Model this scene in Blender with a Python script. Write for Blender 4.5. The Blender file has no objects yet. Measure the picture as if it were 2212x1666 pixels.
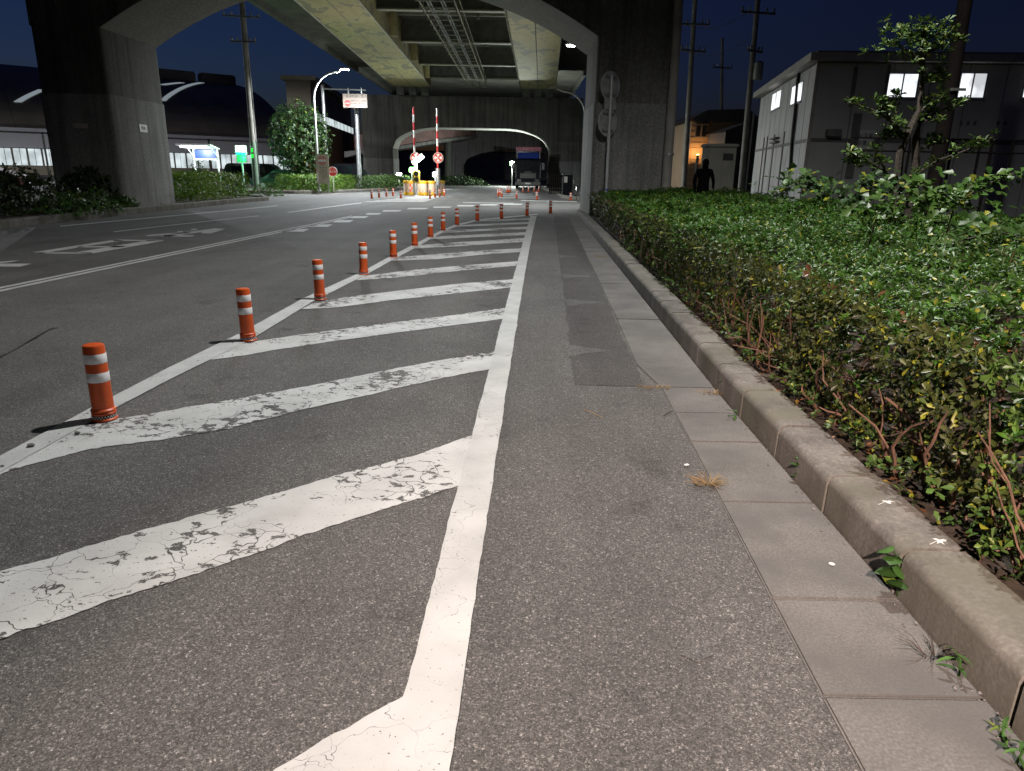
import bpy, bmesh, math, random
import numpy as np
from mathutils import Vector, Matrix
random.seed(7); rng = np.random.default_rng(7)
S = bpy.context.scene
COL = S.collection

# ------------------------------------------------------------------ camera
CAM_H, F_PX, PITCH, ROLL = 1.4, 1520.0, math.radians(16.8), math.radians(1.0)
_fw = np.array([0, math.cos(PITCH), -math.sin(PITCH)])
_r0 = np.array([1.0, 0, 0]); _u0 = np.cross(_r0, _fw)
_rt = _r0 * math.cos(ROLL) + _u0 * math.sin(ROLL); _up = np.cross(_rt, _fw)
cd = bpy.data.cameras.new("camera"); cam = bpy.data.objects.new("camera", cd); COL.objects.link(cam)
cam.matrix_world = Matrix(((_rt[0], _up[0], -_fw[0], 0), (_rt[1], _up[1], -_fw[1], 0), (_rt[2], _up[2], -_fw[2], CAM_H), (0, 0, 0, 1)))
cd.sensor_width = 36; cd.sensor_fit = 'HORIZONTAL'; cd.lens = 36 * F_PX / 2212; cd.clip_start = 0.05; cd.clip_end = 2000
S.camera = cam
# a photo pixel (2212 x 1666 scale) is only a direction; the distance comes from the ground (G) or a known depth (A)
def ray(px, py): return _fw + (px - 1106) / F_PX * _rt + (833 - py) / F_PX * _up
def G(px, py, z=0.0):
    d = ray(px, py); t = (z - CAM_H) / d[2]; return np.array([d[0] * t, d[1] * t, z])
def A(px, py, Y):
    d = ray(px, py); t = Y / d[1]; return np.array([d[0] * t, Y, CAM_H + d[2] * t])

# ------------------------------------------------------------------ world, sky, faint last light, exposure
W = bpy.data.worlds.new("World"); S.world = W; W.use_nodes = True
wn = W.node_tree; wn.nodes.clear()
sky = wn.nodes.new('ShaderNodeTexSky'); sky.sky_type = 'NISHITA'; sky.sun_disc = False
SUN_EL, SUN_ROT = math.radians(-2.15), math.radians(-42)
sky.sun_elevation = SUN_EL; sky.sun_rotation = SUN_ROT; sky.air_density = 1.0; sky.ozone_density = 4.2; sky.dust_density = 0.4
bg = wn.nodes.new('ShaderNodeBackground'); bg.inputs['Strength'].default_value = 0.15
out = wn.nodes.new('ShaderNodeOutputWorld'); wn.links.new(sky.outputs[0], bg.inputs[0]); wn.links.new(bg.outputs[0], out.inputs[0])
sd = bpy.data.lights.new("sun", 'SUN'); sd.energy = 0.004; sd.angle = math.radians(15); sd.color = (0.6, 0.75, 1.0)
so = bpy.data.objects.new("sun", sd); COL.objects.link(so); so.rotation_euler = (math.radians(86), 0, math.radians(60)); so.location = (-40, 60, 40)
S.view_settings.view_transform = 'Standard'; S.view_settings.look = 'None'; S.view_settings.exposure = 0; S.view_settings.gamma = 1
S.render.engine = 'CYCLES'; S.cycles.use_denoising = True; S.cycles.max_bounces = 5; S.cycles.transparent_max_bounces = 6
S.cycles.sample_clamp_indirect = 4.0
S.cycles.caustics_reflective = False; S.cycles.caustics_refractive = False

# ------------------------------------------------------------------ material helpers
def newmat(name):
    m = bpy.data.materials.new(name); m.use_nodes = True
    nt = m.node_tree; return m, nt, nt.nodes['Principled BSDF']
def N(nt, typ, **kw):
    n = nt.nodes.new(typ)
    for k, v in kw.items():
        if k in n.inputs: n.inputs[k].default_value = v
        else: setattr(n, k, v)
    return n
def ramp(nt, fac, stops):
    r = nt.nodes.new('ShaderNodeValToRGB'); e = r.color_ramp.elements
    while len(e) < len(stops): e.new(0.5)
    for i, (p, c) in enumerate(stops):
        e[i].position = p; e[i].color = (*c, 1) if len(c) == 3 else c
    nt.links.new(fac, r.inputs[0]); return r
def g3(v): return (v, v, v)
def pos(nt, scale=(1, 1, 1), obj=False):
    if obj:
        src = nt.nodes.new('ShaderNodeTexCoord').outputs['Object']
    else:
        src = nt.nodes.new('ShaderNodeNewGeometry').outputs['Position']
    mp = nt.nodes.new('ShaderNodeMapping'); mp.inputs['Scale'].default_value = scale
    nt.links.new(src, mp.inputs[0]); return mp.outputs[0]
def mixc(nt, fac, a, b, blend='MIX'):
    m = nt.nodes.new('ShaderNodeMix'); m.data_type = 'RGBA'; m.blend_type = blend
    if isinstance(fac, (int, float)): m.inputs[0].default_value = fac
    else: nt.links.new(fac, m.inputs[0])
    for i, v in ((6, a), (7, b)):
        if isinstance(v, tuple): m.inputs[i].default_value = (*v, 1) if len(v) == 3 else v
        else: nt.links.new(v, m.inputs[i])
    return m.outputs[2]
def math_(nt, op, a, b=None, c=None):
    m = nt.nodes.new('ShaderNodeMath'); m.operation = op
    for i, v in enumerate((a, b, c)):
        if v is None: continue
        if isinstance(v, (int, float)): m.inputs[i].default_value = v
        else: nt.links.new(v, m.inputs[i])
    return m.outputs[0]
def bump(nt, bsdf, height, strength=0.3, dist=0.01):
    b = nt.nodes.new('ShaderNodeBump'); b.inputs['Strength'].default_value = strength; b.inputs['Distance'].default_value = dist
    nt.links.new(height, b.inputs['Height']); nt.links.new(b.outputs[0], bsdf.inputs['Normal'])
def plain(name, c, rough=0.6, metal=0.0, var=0.25, scale=3.0, bmp=0.0, spec=0.5, obj=False):
    m, nt, b = newmat(name)
    n = N(nt, 'ShaderNodeTexNoise', Scale=scale, Detail=5.0, Roughness=0.6); nt.links.new(pos(nt, obj=obj), n.inputs['Vector'])
    r = ramp(nt, n.outputs['Fac'], [(0.3, tuple(x * (1 - var) for x in c)), (0.7, tuple(min(1, x * (1 + var)) for x in c))])
    nt.links.new(r.outputs[0], b.inputs['Base Color'])
    b.inputs['Roughness'].default_value = rough; b.inputs['Metallic'].default_value = metal; b.inputs['Specular IOR Level'].default_value = spec
    if bmp: bump(nt, b, n.outputs['Fac'], bmp, 0.02)
    return m
def emis(name, c, strength, band=0.0):
    m, nt, b = newmat(name); b.inputs['Base Color'].default_value = (*c, 1); b.inputs['Emission Color'].default_value = (*c, 1)
    b.inputs['Emission Strength'].default_value = strength; b.inputs['Roughness'].default_value = 0.4
    if band:
        n = N(nt, 'ShaderNodeTexNoise', Scale=band, Detail=2.0); nt.links.new(pos(nt), n.inputs['Vector'])
        r = ramp(nt, n.outputs['Fac'], [(0.35, tuple(x * 0.45 for x in c)), (0.6, c)]); nt.links.new(r.outputs[0], b.inputs['Emission Color'])
    return m
MATS = {}
def asphalt_color(nt, tone=1.0, warm=(1.0, 0.97, 0.93)):
    p = pos(nt)
    v = N(nt, 'ShaderNodeTexVoronoi', Scale=270.0); nt.links.new(p, v.inputs['Vector'])
    v2 = N(nt, 'ShaderNodeTexVoronoi', Scale=140.0); nt.links.new(p, v2.inputs['Vector'])
    sep = nt.nodes.new('ShaderNodeSeparateColor'); nt.links.new(v.outputs['Color'], sep.inputs[0])
    sep2 = nt.nodes.new('ShaderNodeSeparateColor'); nt.links.new(v2.outputs['Color'], sep2.inputs[0])
    T = lambda k: tuple(k * tone * w for w in warm)
    a = ramp(nt, sep.outputs[0], [(0.0, T(0.056)), (0.45, T(0.095)), (0.8, T(0.130)), (0.93, T(0.175)), (1.0, T(0.27))])
    c2 = ramp(nt, sep2.outputs[1], [(0.0, g3(0.66)), (0.6, g3(1.0)), (0.93, g3(1.08)), (0.97, g3(1.9))])
    n = N(nt, 'ShaderNodeTexNoise', Scale=0.55, Detail=6.0, Roughness=0.65); nt.links.new(p, n.inputs['Vector'])
    st = ramp(nt, n.outputs['Fac'], [(0.3, g3(0.74)), (0.5, g3(1.0)), (0.72, g3(1.22))])
    x = mixc(nt, 1.0, a.outputs[0], c2.outputs[0], 'MULTIPLY'); x = mixc(nt, 1.0, x, st.outputs[0], 'MULTIPLY')
    tk = N(nt, 'ShaderNodeTexNoise', Scale=1.0, Detail=3.0, Roughness=0.5); nt.links.new(pos(nt, (1.1, 0.07, 1.0)), tk.inputs['Vector'])  # worn wheel tracks along the road
    x = mixc(nt, 1.0, x, ramp(nt, tk.outputs['Fac'], [(0.36, g3(0.80)), (0.5, g3(1.0)), (0.64, g3(1.14))]).outputs[0], 'MULTIPLY')
    oi = N(nt, 'ShaderNodeTexNoise', Scale=2.3, Detail=5.0, Roughness=0.6); nt.links.new(p, oi.inputs['Vector'])  # oil and dirt spots
    x = mixc(nt, 1.0, x, ramp(nt, oi.outputs['Fac'], [(0.30, g3(0.66)), (0.40, g3(1.0)), (0.66, g3(1.0)), (0.76, g3(1.22))]).outputs[0], 'MULTIPLY')
    return x, v.outputs['Distance']
def asphalt_mat(name, tone=1.0, warm=(1.0, 0.97, 0.93), rough=0.82):
    m, nt, b = newmat(name); c, h = asphalt_color(nt, tone, warm)
    nt.links.new(c, b.inputs['Base Color']); b.inputs['Roughness'].default_value = rough; b.inputs['Specular IOR Level'].default_value = 0.35
    bump(nt, b, h, 0.55, 0.004); return m
def paint_mat(name, wear, crack, col=(0.80, 0.80, 0.78)):
    m, nt, b = newmat(name); c, h = asphalt_color(nt)
    p = pos(nt)
    nd = N(nt, 'ShaderNodeTexNoise', Scale=5.0, Detail=3.0); nt.links.new(p, nd.inputs['Vector'])
    pd = mixc(nt, 0.16, p, nd.outputs['Color'], 'LINEAR_LIGHT')
    vo = N(nt, 'ShaderNodeTexVoronoi', Scale=5.5, feature='DISTANCE_TO_EDGE'); nt.links.new(pd, vo.inputs['Vector'])
    nw = N(nt, 'ShaderNodeTexNoise', Scale=1.7, Detail=4.0); nt.links.new(p, nw.inputs['Vector'])
    wv = ramp(nt, nw.outputs['Fac'], [(0.42, g3(0.0)), (0.68, g3(1.0))])
    cw = math_(nt, 'MULTIPLY', wv.outputs[0], crack)
    cr = math_(nt, 'LESS_THAN', vo.outputs['Distance'], cw)
    nf = N(nt, 'ShaderNodeTexNoise', Scale=1.0, Detail=7.0, Roughness=0.66); nt.links.new(pos(nt, (12.0, 17.0, 12.0)), nf.inputs['Vector'])
    big = math_(nt, 'MULTIPLY_ADD', wv.outputs[0], 0.16 * wear, nf.outputs['Fac'])
    fl = math_(nt, 'GREATER_THAN', big, 0.80 - 0.125 * wear)
    npit = N(nt, 'ShaderNodeTexNoise', Scale=95.0, Detail=2.0); nt.links.new(p, npit.inputs['Vector'])
    pit = math_(nt, 'GREATER_THAN', npit.outputs['Fac'], 0.70)
    mk = math_(nt, 'MAXIMUM', math_(nt, 'MAXIMUM', cr, fl), math_(nt, 'MULTIPLY', pit, 0.8))
    ng = N(nt, 'ShaderNodeTexNoise', Scale=3.5, Detail=6.0); nt.links.new(p, ng.inputs['Vector'])
    pc = ramp(nt, ng.outputs['Fac'], [(0.3, tuple(x * 0.78 for x in col)), (0.65, col)])
    nt.links.new(mixc(nt, mk, pc.outputs[0], c), b.inputs['Base Color'])
    b.inputs['Roughness'].default_value = 0.7; b.inputs['Specular IOR Level'].default_value = 0.3
    bump(nt, b, math_(nt, 'MULTIPLY_ADD', mk, -0.6, npit.outputs['Fac']), 0.35, 0.003); return m
def concrete(name, c, streak=0.0, scale=1.6, speck=60.0, dark=0.55, moss=None):
    m, nt, b = newmat(name); p = pos(nt)
    n = N(nt, 'ShaderNodeTexNoise', Scale=scale, Detail=8.0, Roughness=0.68); nt.links.new(p, n.inputs['Vector'])
    r = ramp(nt, n.outputs['Fac'], [(0.25, tuple(x * dark for x in c)), (0.52, c), (0.8, tuple(min(1, x * 1.25) for x in c))])
    colr = r.outputs[0]
    s = N(nt, 'ShaderNodeTexNoise', Scale=speck, Detail=3.0); nt.links.new(p, s.inputs['Vector'])
    sr = ramp(nt, s.outputs['Fac'], [(0.35, g3(0.8)), (0.55, g3(1.0)), (0.72, g3(1.25))])
    colr = mixc(nt, 1.0, colr, sr.outputs[0], 'MULTIPLY')
    if streak:
        q = pos(nt, (2.2, 2.2, 0.10)); k = N(nt, 'ShaderNodeTexNoise', Scale=1.6, Detail=6.0, Roughness=0.7); nt.links.new(q, k.inputs['Vector'])
        kr = ramp(nt, k.outputs['Fac'], [(0.36, g3(1 - streak)), (0.55, g3(1.0)), (0.7, g3(1.1))]); colr = mixc(nt, 1.0, colr, kr.outputs[0], 'MULTIPLY')
    if moss:
        q = N(nt, 'ShaderNodeTexNoise', Scale=2.7, Detail=6.0); nt.links.new(p, q.inputs['Vector'])
        mr = ramp(nt, q.outputs['Fac'], [(0.45, g3(0.0)), (0.65, g3(0.75))]); colr = mixc(nt, mr.outputs[0], colr, moss)
    nt.links.new(colr, b.inputs['Base Color']); b.inputs['Roughness'].default_value = 0.88; b.inputs['Specular IOR Level'].default_value = 0.25
    bump(nt, b, s.outputs['Fac'], 0.25, 0.004); return m
def peel_mat(name):
    m, nt, b = newmat(name); p = pos(nt, (1.0, 0.45, 1.0))
    n = N(nt, 'ShaderNodeTexNoise', Scale=0.9, Detail=7.0, Roughness=0.6, Distortion=0.6); nt.links.new(p, n.inputs['Vector'])
    r = ramp(nt, n.outputs['Fac'], [(0.40, (0.44, 0.39, 0.20)), (0.50, (0.52, 0.47, 0.24)), (0.545, (0.50, 0.45, 0.23)), (0.56, (0.30, 0.29, 0.19)), (0.7, (0.26, 0.25, 0.17))])
    nt.links.new(r.outputs[0], b.inputs['Base Color']); b.inputs['Roughness'].default_value = 0.7; return m
def leaf_mat(name, rough=0.32, attr=True, base=(0.05, 0.10, 0.02), trans=0.22):
    m, nt, b = newmat(name)
    if attr:
        a = nt.nodes.new('ShaderNodeAttribute'); a.attribute_name = 'col'; c = a.outputs['Color']
    else:
        oi = nt.nodes.new('ShaderNodeObjectInfo')
        c = ramp(nt, oi.outputs['Random'], [(0.0, tuple(x * 0.55 for x in base)), (0.6, base), (0.9, tuple(x * 1.5 for x in base)), (1.0, (0.19, 0.21, 0.03))]).outputs[0]
    nt.links.new(c, b.inputs['Base Color']); b.inputs['Roughness'].default_value = rough; b.inputs['Specular IOR Level'].default_value = 0.32
    t = nt.nodes.new('ShaderNodeBsdfTranslucent'); nt.links.new(c, t.inputs[0])
    mx = nt.nodes.new('ShaderNodeMixShader'); mx.inputs[0].default_value = trans
    nt.links.new(b.outputs[0], mx.inputs[1]); nt.links.new(t.outputs[0], mx.inputs[2])
    nt.links.new(mx.outputs[0], nt.nodes['Material Output'].inputs[0]); return m

M = dict(
    asphalt=asphalt_mat("asphalt"), patch=asphalt_mat("asphalt_patch", 0.66, (1.0, 0.95, 0.91)),
    ground=asphalt_mat("yard_asphalt", 0.7), paint=paint_mat("stripe_paint", 1.22, 0.034, (0.56, 0.57, 0.56)), paint2=paint_mat("line_paint", 0.35, 0.006, (0.52, 0.53, 0.52)),
    kerb=concrete("kerb_concrete", (0.175, 0.163, 0.147), 0.35, 2.4, 70, 0.5, (0.125, 0.122, 0.092)), gutter=concrete("gutter_concrete", (0.145, 0.14, 0.132), 0, 1.5, 110, 0.55, (0.10, 0.098, 0.095)),
    pier=concrete("pier_concrete", (0.15, 0.147, 0.130), 0.45, 0.35, 14, 0.62), jacket=concrete("jacket_concrete", (0.25, 0.25, 0.235), 0.4, 0.5, 16, 0.7),
    soffitlit=concrete("soffit_lit_concrete", (0.34, 0.335, 0.30), 0, 0.3, 12, 0.75), girder=peel_mat("girder_paint"),  # pier concrete made paler so the arch underside looks lit
    steel=plain("dark_steel", (0.13, 0.135, 0.12), 0.6, 0.2, 0.3, 2.0), deck=plain("deck_soffit", (0.12, 0.12, 0.10), 0.8, 0, 0.4, 0.5),
    flange=plain("flange_paint", (0.30, 0.30, 0.22), 0.6, 0, 0.35, 1.0),
    orange=plain("orange_urethane", (0.58, 0.085, 0.014), 0.42, 0, 0.14, 9.0, obj=True), red=plain("red_urethane", (0.55, 0.055, 0.02), 0.42, 0, 0.15, 9.0, obj=True),
    band=plain("reflective_tape", (0.80, 0.79, 0.80), 0.35, 0, 0.10, 25.0, obj=True), black=plain("black_rubber", (0.02, 0.02, 0.02), 0.6, 0, 0.3),
    galv=plain("galvanised_steel", (0.36, 0.37, 0.37), 0.45, 0.6, 0.2, 4.0), grey=plain("grey_paint", (0.33, 0.34, 0.32), 0.5, 0.1, 0.15, 2.0),
    palepole=plain("pale_grey_paint", (0.50, 0.52, 0.51), 0.45, 0.1, 0.1, 2.0), concpole=plain("pole_concrete", (0.27, 0.26, 0.23), 0.8, 0, 0.25, 1.5),
    darkpole=plain("dark_pole", (0.016, 0.013, 0.012), 0.9, 0, 0.3, 2.0, spec=0.05), white=plain("white_paint", (0.74, 0.73, 0.70), 0.5, 0, 0.07, 2.0),
    signback=plain("sign_back", (0.40, 0.41, 0.40), 0.4, 0.1, 0.3, 5.0), beige=plain("beige_board", (0.23, 0.18, 0.145), 0.6, 0, 0.07, 3.0), board=plain("faded_board", (0.36, 0.33, 0.25), 0.7, 0, 0.15, 5.0),
    signred=plain("sign_red", (0.50, 0.02, 0.02), 0.5, 0, 0.1, 4.0), fadedred=plain("faded_red", (0.34, 0.16, 0.13), 0.7, 0, 0.12, 6.0), ink=plain("black_ink", (0.03, 0.028, 0.025), 0.7, 0, 0.1),
    signblue=plain("sign_blue", (0.02, 0.08, 0.42), 0.5, 0, 0.1), yellow=plain("yellow_plastic", (0.62, 0.36, 0.02), 0.45, 0, 0.12, 3.0), ltgrey=plain("grey_sheeting", (0.45, 0.41, 0.38), 0.4, 0, 0.15, 8.0),
    peach=plain("peach_sheeting", (0.85, 0.52, 0.33), 0.4, 0, 0.12, 8.0), redsheet=plain("red_sheeting", (0.75, 0.08, 0.03), 0.4, 0, 0.1), lens=plain("dark_lens", (0.05, 0.06, 0.035), 0.25, 0, 0.2),
    sigyellow=plain("signal_yellow", (0.60, 0.46, 0.08), 0.5, 0, 0.12, 5.0), bark=plain("bark", (0.055, 0.042, 0.032), 0.85, 0, 0.4, 30.0, 0.4), twig=plain("twig", (0.16, 0.088, 0.058), 0.8, 0, 0.35, 30.0),
    soil=plain("soil", (0.045, 0.032, 0.022), 0.95, 0, 0.5, 14.0, 0.6), litter=plain("dry_leaf", (0.28, 0.13, 0.06), 0.8, 0, 0.4, 10.0), dry=plain("dry_grass", (0.24, 0.17, 0.08), 0.8, 0, 0.3, 20.0),
    pebble=plain("pebble", (0.16, 0.15, 0.145), 0.85, 0, 0.5, 30.0), dropping=plain("dropping", (0.58, 0.57, 0.54), 0.8, 0, 0.05),
    prefab=plain("prefab_wall", (0.50, 0.50, 0.48), 0.6, 0, 0.10, 0.9), prefabtrim=plain("prefab_trim", (0.17, 0.165, 0.155), 0.6, 0, 0.2), prefabroof=plain("prefab_fascia", (0.42, 0.40, 0.36), 0.6, 0, 0.15),
    winlit=emis("lit_window", (0.93, 0.96, 1.0), 1.35, 1.6), winlit2=emis("lit_far_window", (0.82, 0.93, 0.95), 0.85, 0.5), skylit=emis("lit_skylight", (0.62, 0.72, 0.78), 0.30),
    hangarroof=plain("hangar_roof", (0.34, 0.30, 0.22), 0.6, 0.2, 0.25, 0.2), hangarwall=plain("hangar_wall", (0.70, 0.70, 0.74), 0.7, 0, 0.08, 0.3), brown=plain("brown_wall", (0.24, 0.115, 0.06), 0.8, 0, 0.1, 0.3),
    darkglass=plain("dark_glass", (0.012, 0.014, 0.018), 0.12, 0, 0.2), housew=plain("house_siding", (0.30, 0.21, 0.13), 0.7, 0, 0.1, 1.0), roofdark=plain("house_roof", (0.05, 0.048, 0.05), 0.7, 0, 0.2),
    cabinet=plain("cabinet_paint", (0.25, 0.25, 0.21), 0.55, 0.1, 0.12, 2.0), cloth=plain("black_cloth", (0.004, 0.004, 0.005), 1.0, 0, 0.3, 8.0, spec=0.0), skin=plain("skin", (0.03, 0.017, 0.012), 0.6, 0, 0.1), hair=plain("black_hair", (0.005, 0.004, 0.004), 0.9, 0, 0.2, spec=0.05),
    truckblue=plain("truck_blue", (0.02, 0.05, 0.30), 0.25, 0.3, 0.15, 2.0), truckdark=plain("truck_dark", (0.010, 0.011, 0.015), 0.55, 0.0, 0.3, spec=0.15), chrome=plain("chrome", (0.65, 0.65, 0.66), 0.15, 1.0, 0.1), truckred=emis("marker_panel", (0.30, 0.10, 0.13), 0.10, 3.0),
    vandark=plain("van_paint", (0.03, 0.045, 0.038), 0.5, 0.0, 0.15, spec=0.25), tyre=plain("tyre", (0.015, 0.015, 0.015), 0.85, 0, 0.3), carred=plain("car_maroon", (0.05, 0.012, 0.012), 0.6, 0.0, 0.2, spec=0.2),
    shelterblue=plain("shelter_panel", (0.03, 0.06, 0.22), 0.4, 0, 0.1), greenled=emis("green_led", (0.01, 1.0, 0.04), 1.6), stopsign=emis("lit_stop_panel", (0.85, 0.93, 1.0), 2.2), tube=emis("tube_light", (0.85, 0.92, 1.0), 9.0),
    lampglass=emis("lamp_glass", (0.95, 0.98, 1.0), 60.0), floodglass=emis("flood_glass", (0.92, 1.0, 0.95), 22.0), warmglass=emis("warm_glass", (1.0, 0.62, 0.25), 6.0), greenlamp=emis("green_lamp", (0.55, 1.0, 0.5), 14.0),
    ramp=plain("ramp_fascia", (0.22, 0.13, 0.12), 0.7, 0, 0.3, 1.0), leaf=leaf_mat("leaf", 0.40), leafobj=leaf_mat("leaf_single", 0.42, False, (0.075, 0.14, 0.025)), weed=leaf_mat("weed_leaf", 0.5, False, (0.06, 0.14, 0.03), 0.35), greenglow=plain("pole_green_glow", (0.16, 0.24, 0.17), 0.6, 0, 0.2),  # last entry holds the display's green glow as a pole colour
)

# ------------------------------------------------------------------ mesh helpers
class MB:
    def __init__(s): s.v = []; s.f = []
    def add(s, vs, fs):
        o = len(s.v); s.v += [tuple(map(float, p)) for p in vs]; s.f += [tuple(i + o for i in q) for q in fs]; return s
    def box(s, c, d, rot=None, rz=0.0):
        x, y, z = (k / 2 for k in d); R = rot or Matrix.Rotation(rz, 3, 'Z'); c = Vector(c)
        vs = [c + R @ Vector((sx * x, sy * y, sz * z)) for sz in (-1, 1) for sy in (-1, 1) for sx in (-1, 1)]
        return s.add(vs, [(0, 2, 3, 1), (4, 5, 7, 6), (0, 1, 5, 4), (2, 6, 7, 3), (0, 4, 6, 2), (1, 3, 7, 5)])
    def span(s, a, b): # axis-aligned box between corners
        a = np.array(a, float); b = np.array(b, float); return s.box((a + b) / 2, np.abs(b - a))
    def tube(s, path, r, n=8, cap=True):
        path = [Vector(p) for p in path]; k = len(path); rs = r if isinstance(r, (list, tuple)) else [r] * k; rings = []
        for i, p in enumerate(path):
            t = (path[min(i + 1, k - 1)] - path[max(i - 1, 0)]).normalized()
            u = t.cross(Vector((0.13, 0.31, 0.94))); u = u.normalized() if u.length > 1e-3 else Vector((1, 0, 0)); w = t.cross(u)
            rings.append([p + (u * math.cos(2 * math.pi * j / n) + w * math.sin(2 * math.pi * j / n)) * rs[i] for j in range(n)])
        vs = [q for g in rings for q in g]; fs = []
        for i in range(k - 1):
            for j in range(n): fs.append((i * n + j, i * n + (j + 1) % n, (i + 1) * n + (j + 1) % n, (i + 1) * n + j))
        if cap: fs += [tuple(range(n - 1, -1, -1)), tuple((k - 1) * n + j for j in range(n))]
        return s.add(vs, fs)
    def lathe(s, prof, n=20, c=(0, 0, 0), axis='Z', cap=True):
        vs = []; fs = []; k = len(prof)
        for r, h in prof:
            for j in range(n):
                a = 2 * math.pi * j / n; x, y = r * math.cos(a), r * math.sin(a)
                q = {'Z': (x, y, h), 'Y': (x, h, y), 'X': (h, x, y)}[axis]; vs.append((q[0] + c[0], q[1] + c[1], q[2] + c[2]))
        for i in range(k - 1):
            for j in range(n): fs.append((i * n + j, i * n + (j + 1) % n, (i + 1) * n + (j + 1) % n, (i + 1) * n + j))
        if cap: fs += [tuple(range(n - 1, -1, -1)), tuple((k - 1) * n + j for j in range(n))]
        return s.add(vs, fs)
    def prism(s, poly, lo, hi, axis='Z'): # polygon extruded along an axis; poly is (x,y) for Z, (x,z) for Y, (y,z) for X
        n = len(poly)
        def pt(p, h): return {'Z': (p[0], p[1], h), 'Y': (p[0], h, p[1]), 'X': (h, p[0], p[1])}[axis]
        vs = [pt(p, lo) for p in poly] + [pt(p, hi) for p in poly]
        fs = [tuple(range(n - 1, -1, -1)), tuple(range(n, 2 * n))] + [(i, (i + 1) % n, n + (i + 1) % n, n + i) for i in range(n)]
        return s.add(vs, fs)
    def build(s, name, mat, parent=None, smooth=False, bevel=0.0, world=True):
        me = bpy.data.meshes.new(name); vs = s.v
        if parent is not None and world:
            o = absloc(parent); vs = [(a - o[0], b - o[1], c - o[2]) for a, b, c in vs]
        me.from_pydata(vs, [], s.f); me.update()
        bm = bmesh.new(); bm.from_mesh(me); bmesh.ops.recalc_face_normals(bm, faces=bm.faces)
        if bevel: bmesh.ops.bevel(bm, geom=[e for e in bm.edges if e.is_manifold and e.calc_face_angle(0) > 0.5], offset=bevel, segments=2, affect='EDGES', clamp_overlap=True)
        bm.to_mesh(me); bm.free()
        if smooth:
            me.polygons.foreach_set('use_smooth', [True] * len(me.polygons))
            me.set_sharp_from_angle(angle=math.radians(40))
        me.materials.append(M[mat] if isinstance(mat, str) else mat)
        ob = bpy.data.objects.new(name, me); COL.objects.link(ob); ob.parent = parent; return ob
def absloc(o):
    v = Vector((0, 0, 0))
    while o is not None: v += o.location; o = o.parent
    return v
def tag(o, label=None, cat=None, group=None, kind=None):
    for k, v in (('label', label), ('category', cat), ('group', group), ('kind', kind)):
        if v: o[k] = v
    return o
def empty(name, loc, label, cat, group=None, rz=0.0):
    o = bpy.data.objects.new(name, None); COL.objects.link(o); o.location = loc; o.rotation_euler.z = rz; o.empty_display_size = 0.1
    return tag(o, label, cat, group)
def copy_tree(o, parent=None):
    c = o.copy(); COL.objects.link(c); c.parent = parent
    for ch in list(o.children): copy_tree(ch, c)
    return c
def inst(name, mesh, parent, mw): # a repeat that shares mesh data
    o = bpy.data.objects.new(name, mesh); COL.objects.link(o); o.parent = parent; o.matrix_local = mw; return o
def light(name, loc, power, color, parent, r=0.12, typ='POINT', rot=None, spot=None, blend=.6):
    d = bpy.data.lights.new(name, typ); d.energy = power; d.color = color; d.shadow_soft_size = r
    if typ == 'SPOT': d.spot_size = spot; d.spot_blend = blend
    o = bpy.data.objects.new(name, d); COL.objects.link(o); o.parent = parent
    o.location = Vector(loc) - absloc(parent) if parent else loc
    if rot: o.rotation_euler = rot
    return o
def text(body, size, mat, parent, origin, right, up, name="lettering", ax='CENTER', ay='CENTER', thick=0.002):
    cu = bpy.data.curves.new(name, 'FONT'); cu.body = body; cu.size = size; cu.align_x = ax; cu.align_y = ay; cu.extrude = thick; cu.resolution_u = 3
    t = bpy.data.objects.new(name, cu); COL.objects.link(t)
    dg = bpy.context.evaluated_depsgraph_get(); me = bpy.data.meshes.new_from_object(t.evaluated_get(dg)); bpy.data.objects.remove(t)
    me.materials.clear(); me.materials.append(M[mat])
    r = Vector(right).normalized(); u = Vector(up).normalized(); n = r.cross(u); o = Vector(origin) - (absloc(parent) if parent else Vector())
    me.transform(Matrix(((r.x, u.x, n.x, o.x), (r.y, u.y, n.y, o.y), (r.z, u.z, n.z, o.z), (0, 0, 0, 1))))
    ob = bpy.data.objects.new(name, me); COL.objects.link(ob); ob.parent = parent; return ob
def interp(pts, n):
    p = np.array(pts, float); d = np.r_[0, np.cumsum(np.linalg.norm(np.diff(p, axis=0), axis=1))]; t = np.linspace(0, d[-1], n)
    return np.stack([np.interp(t, d, p[:, i]) for i in range(p.shape[1])], 1)

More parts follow.
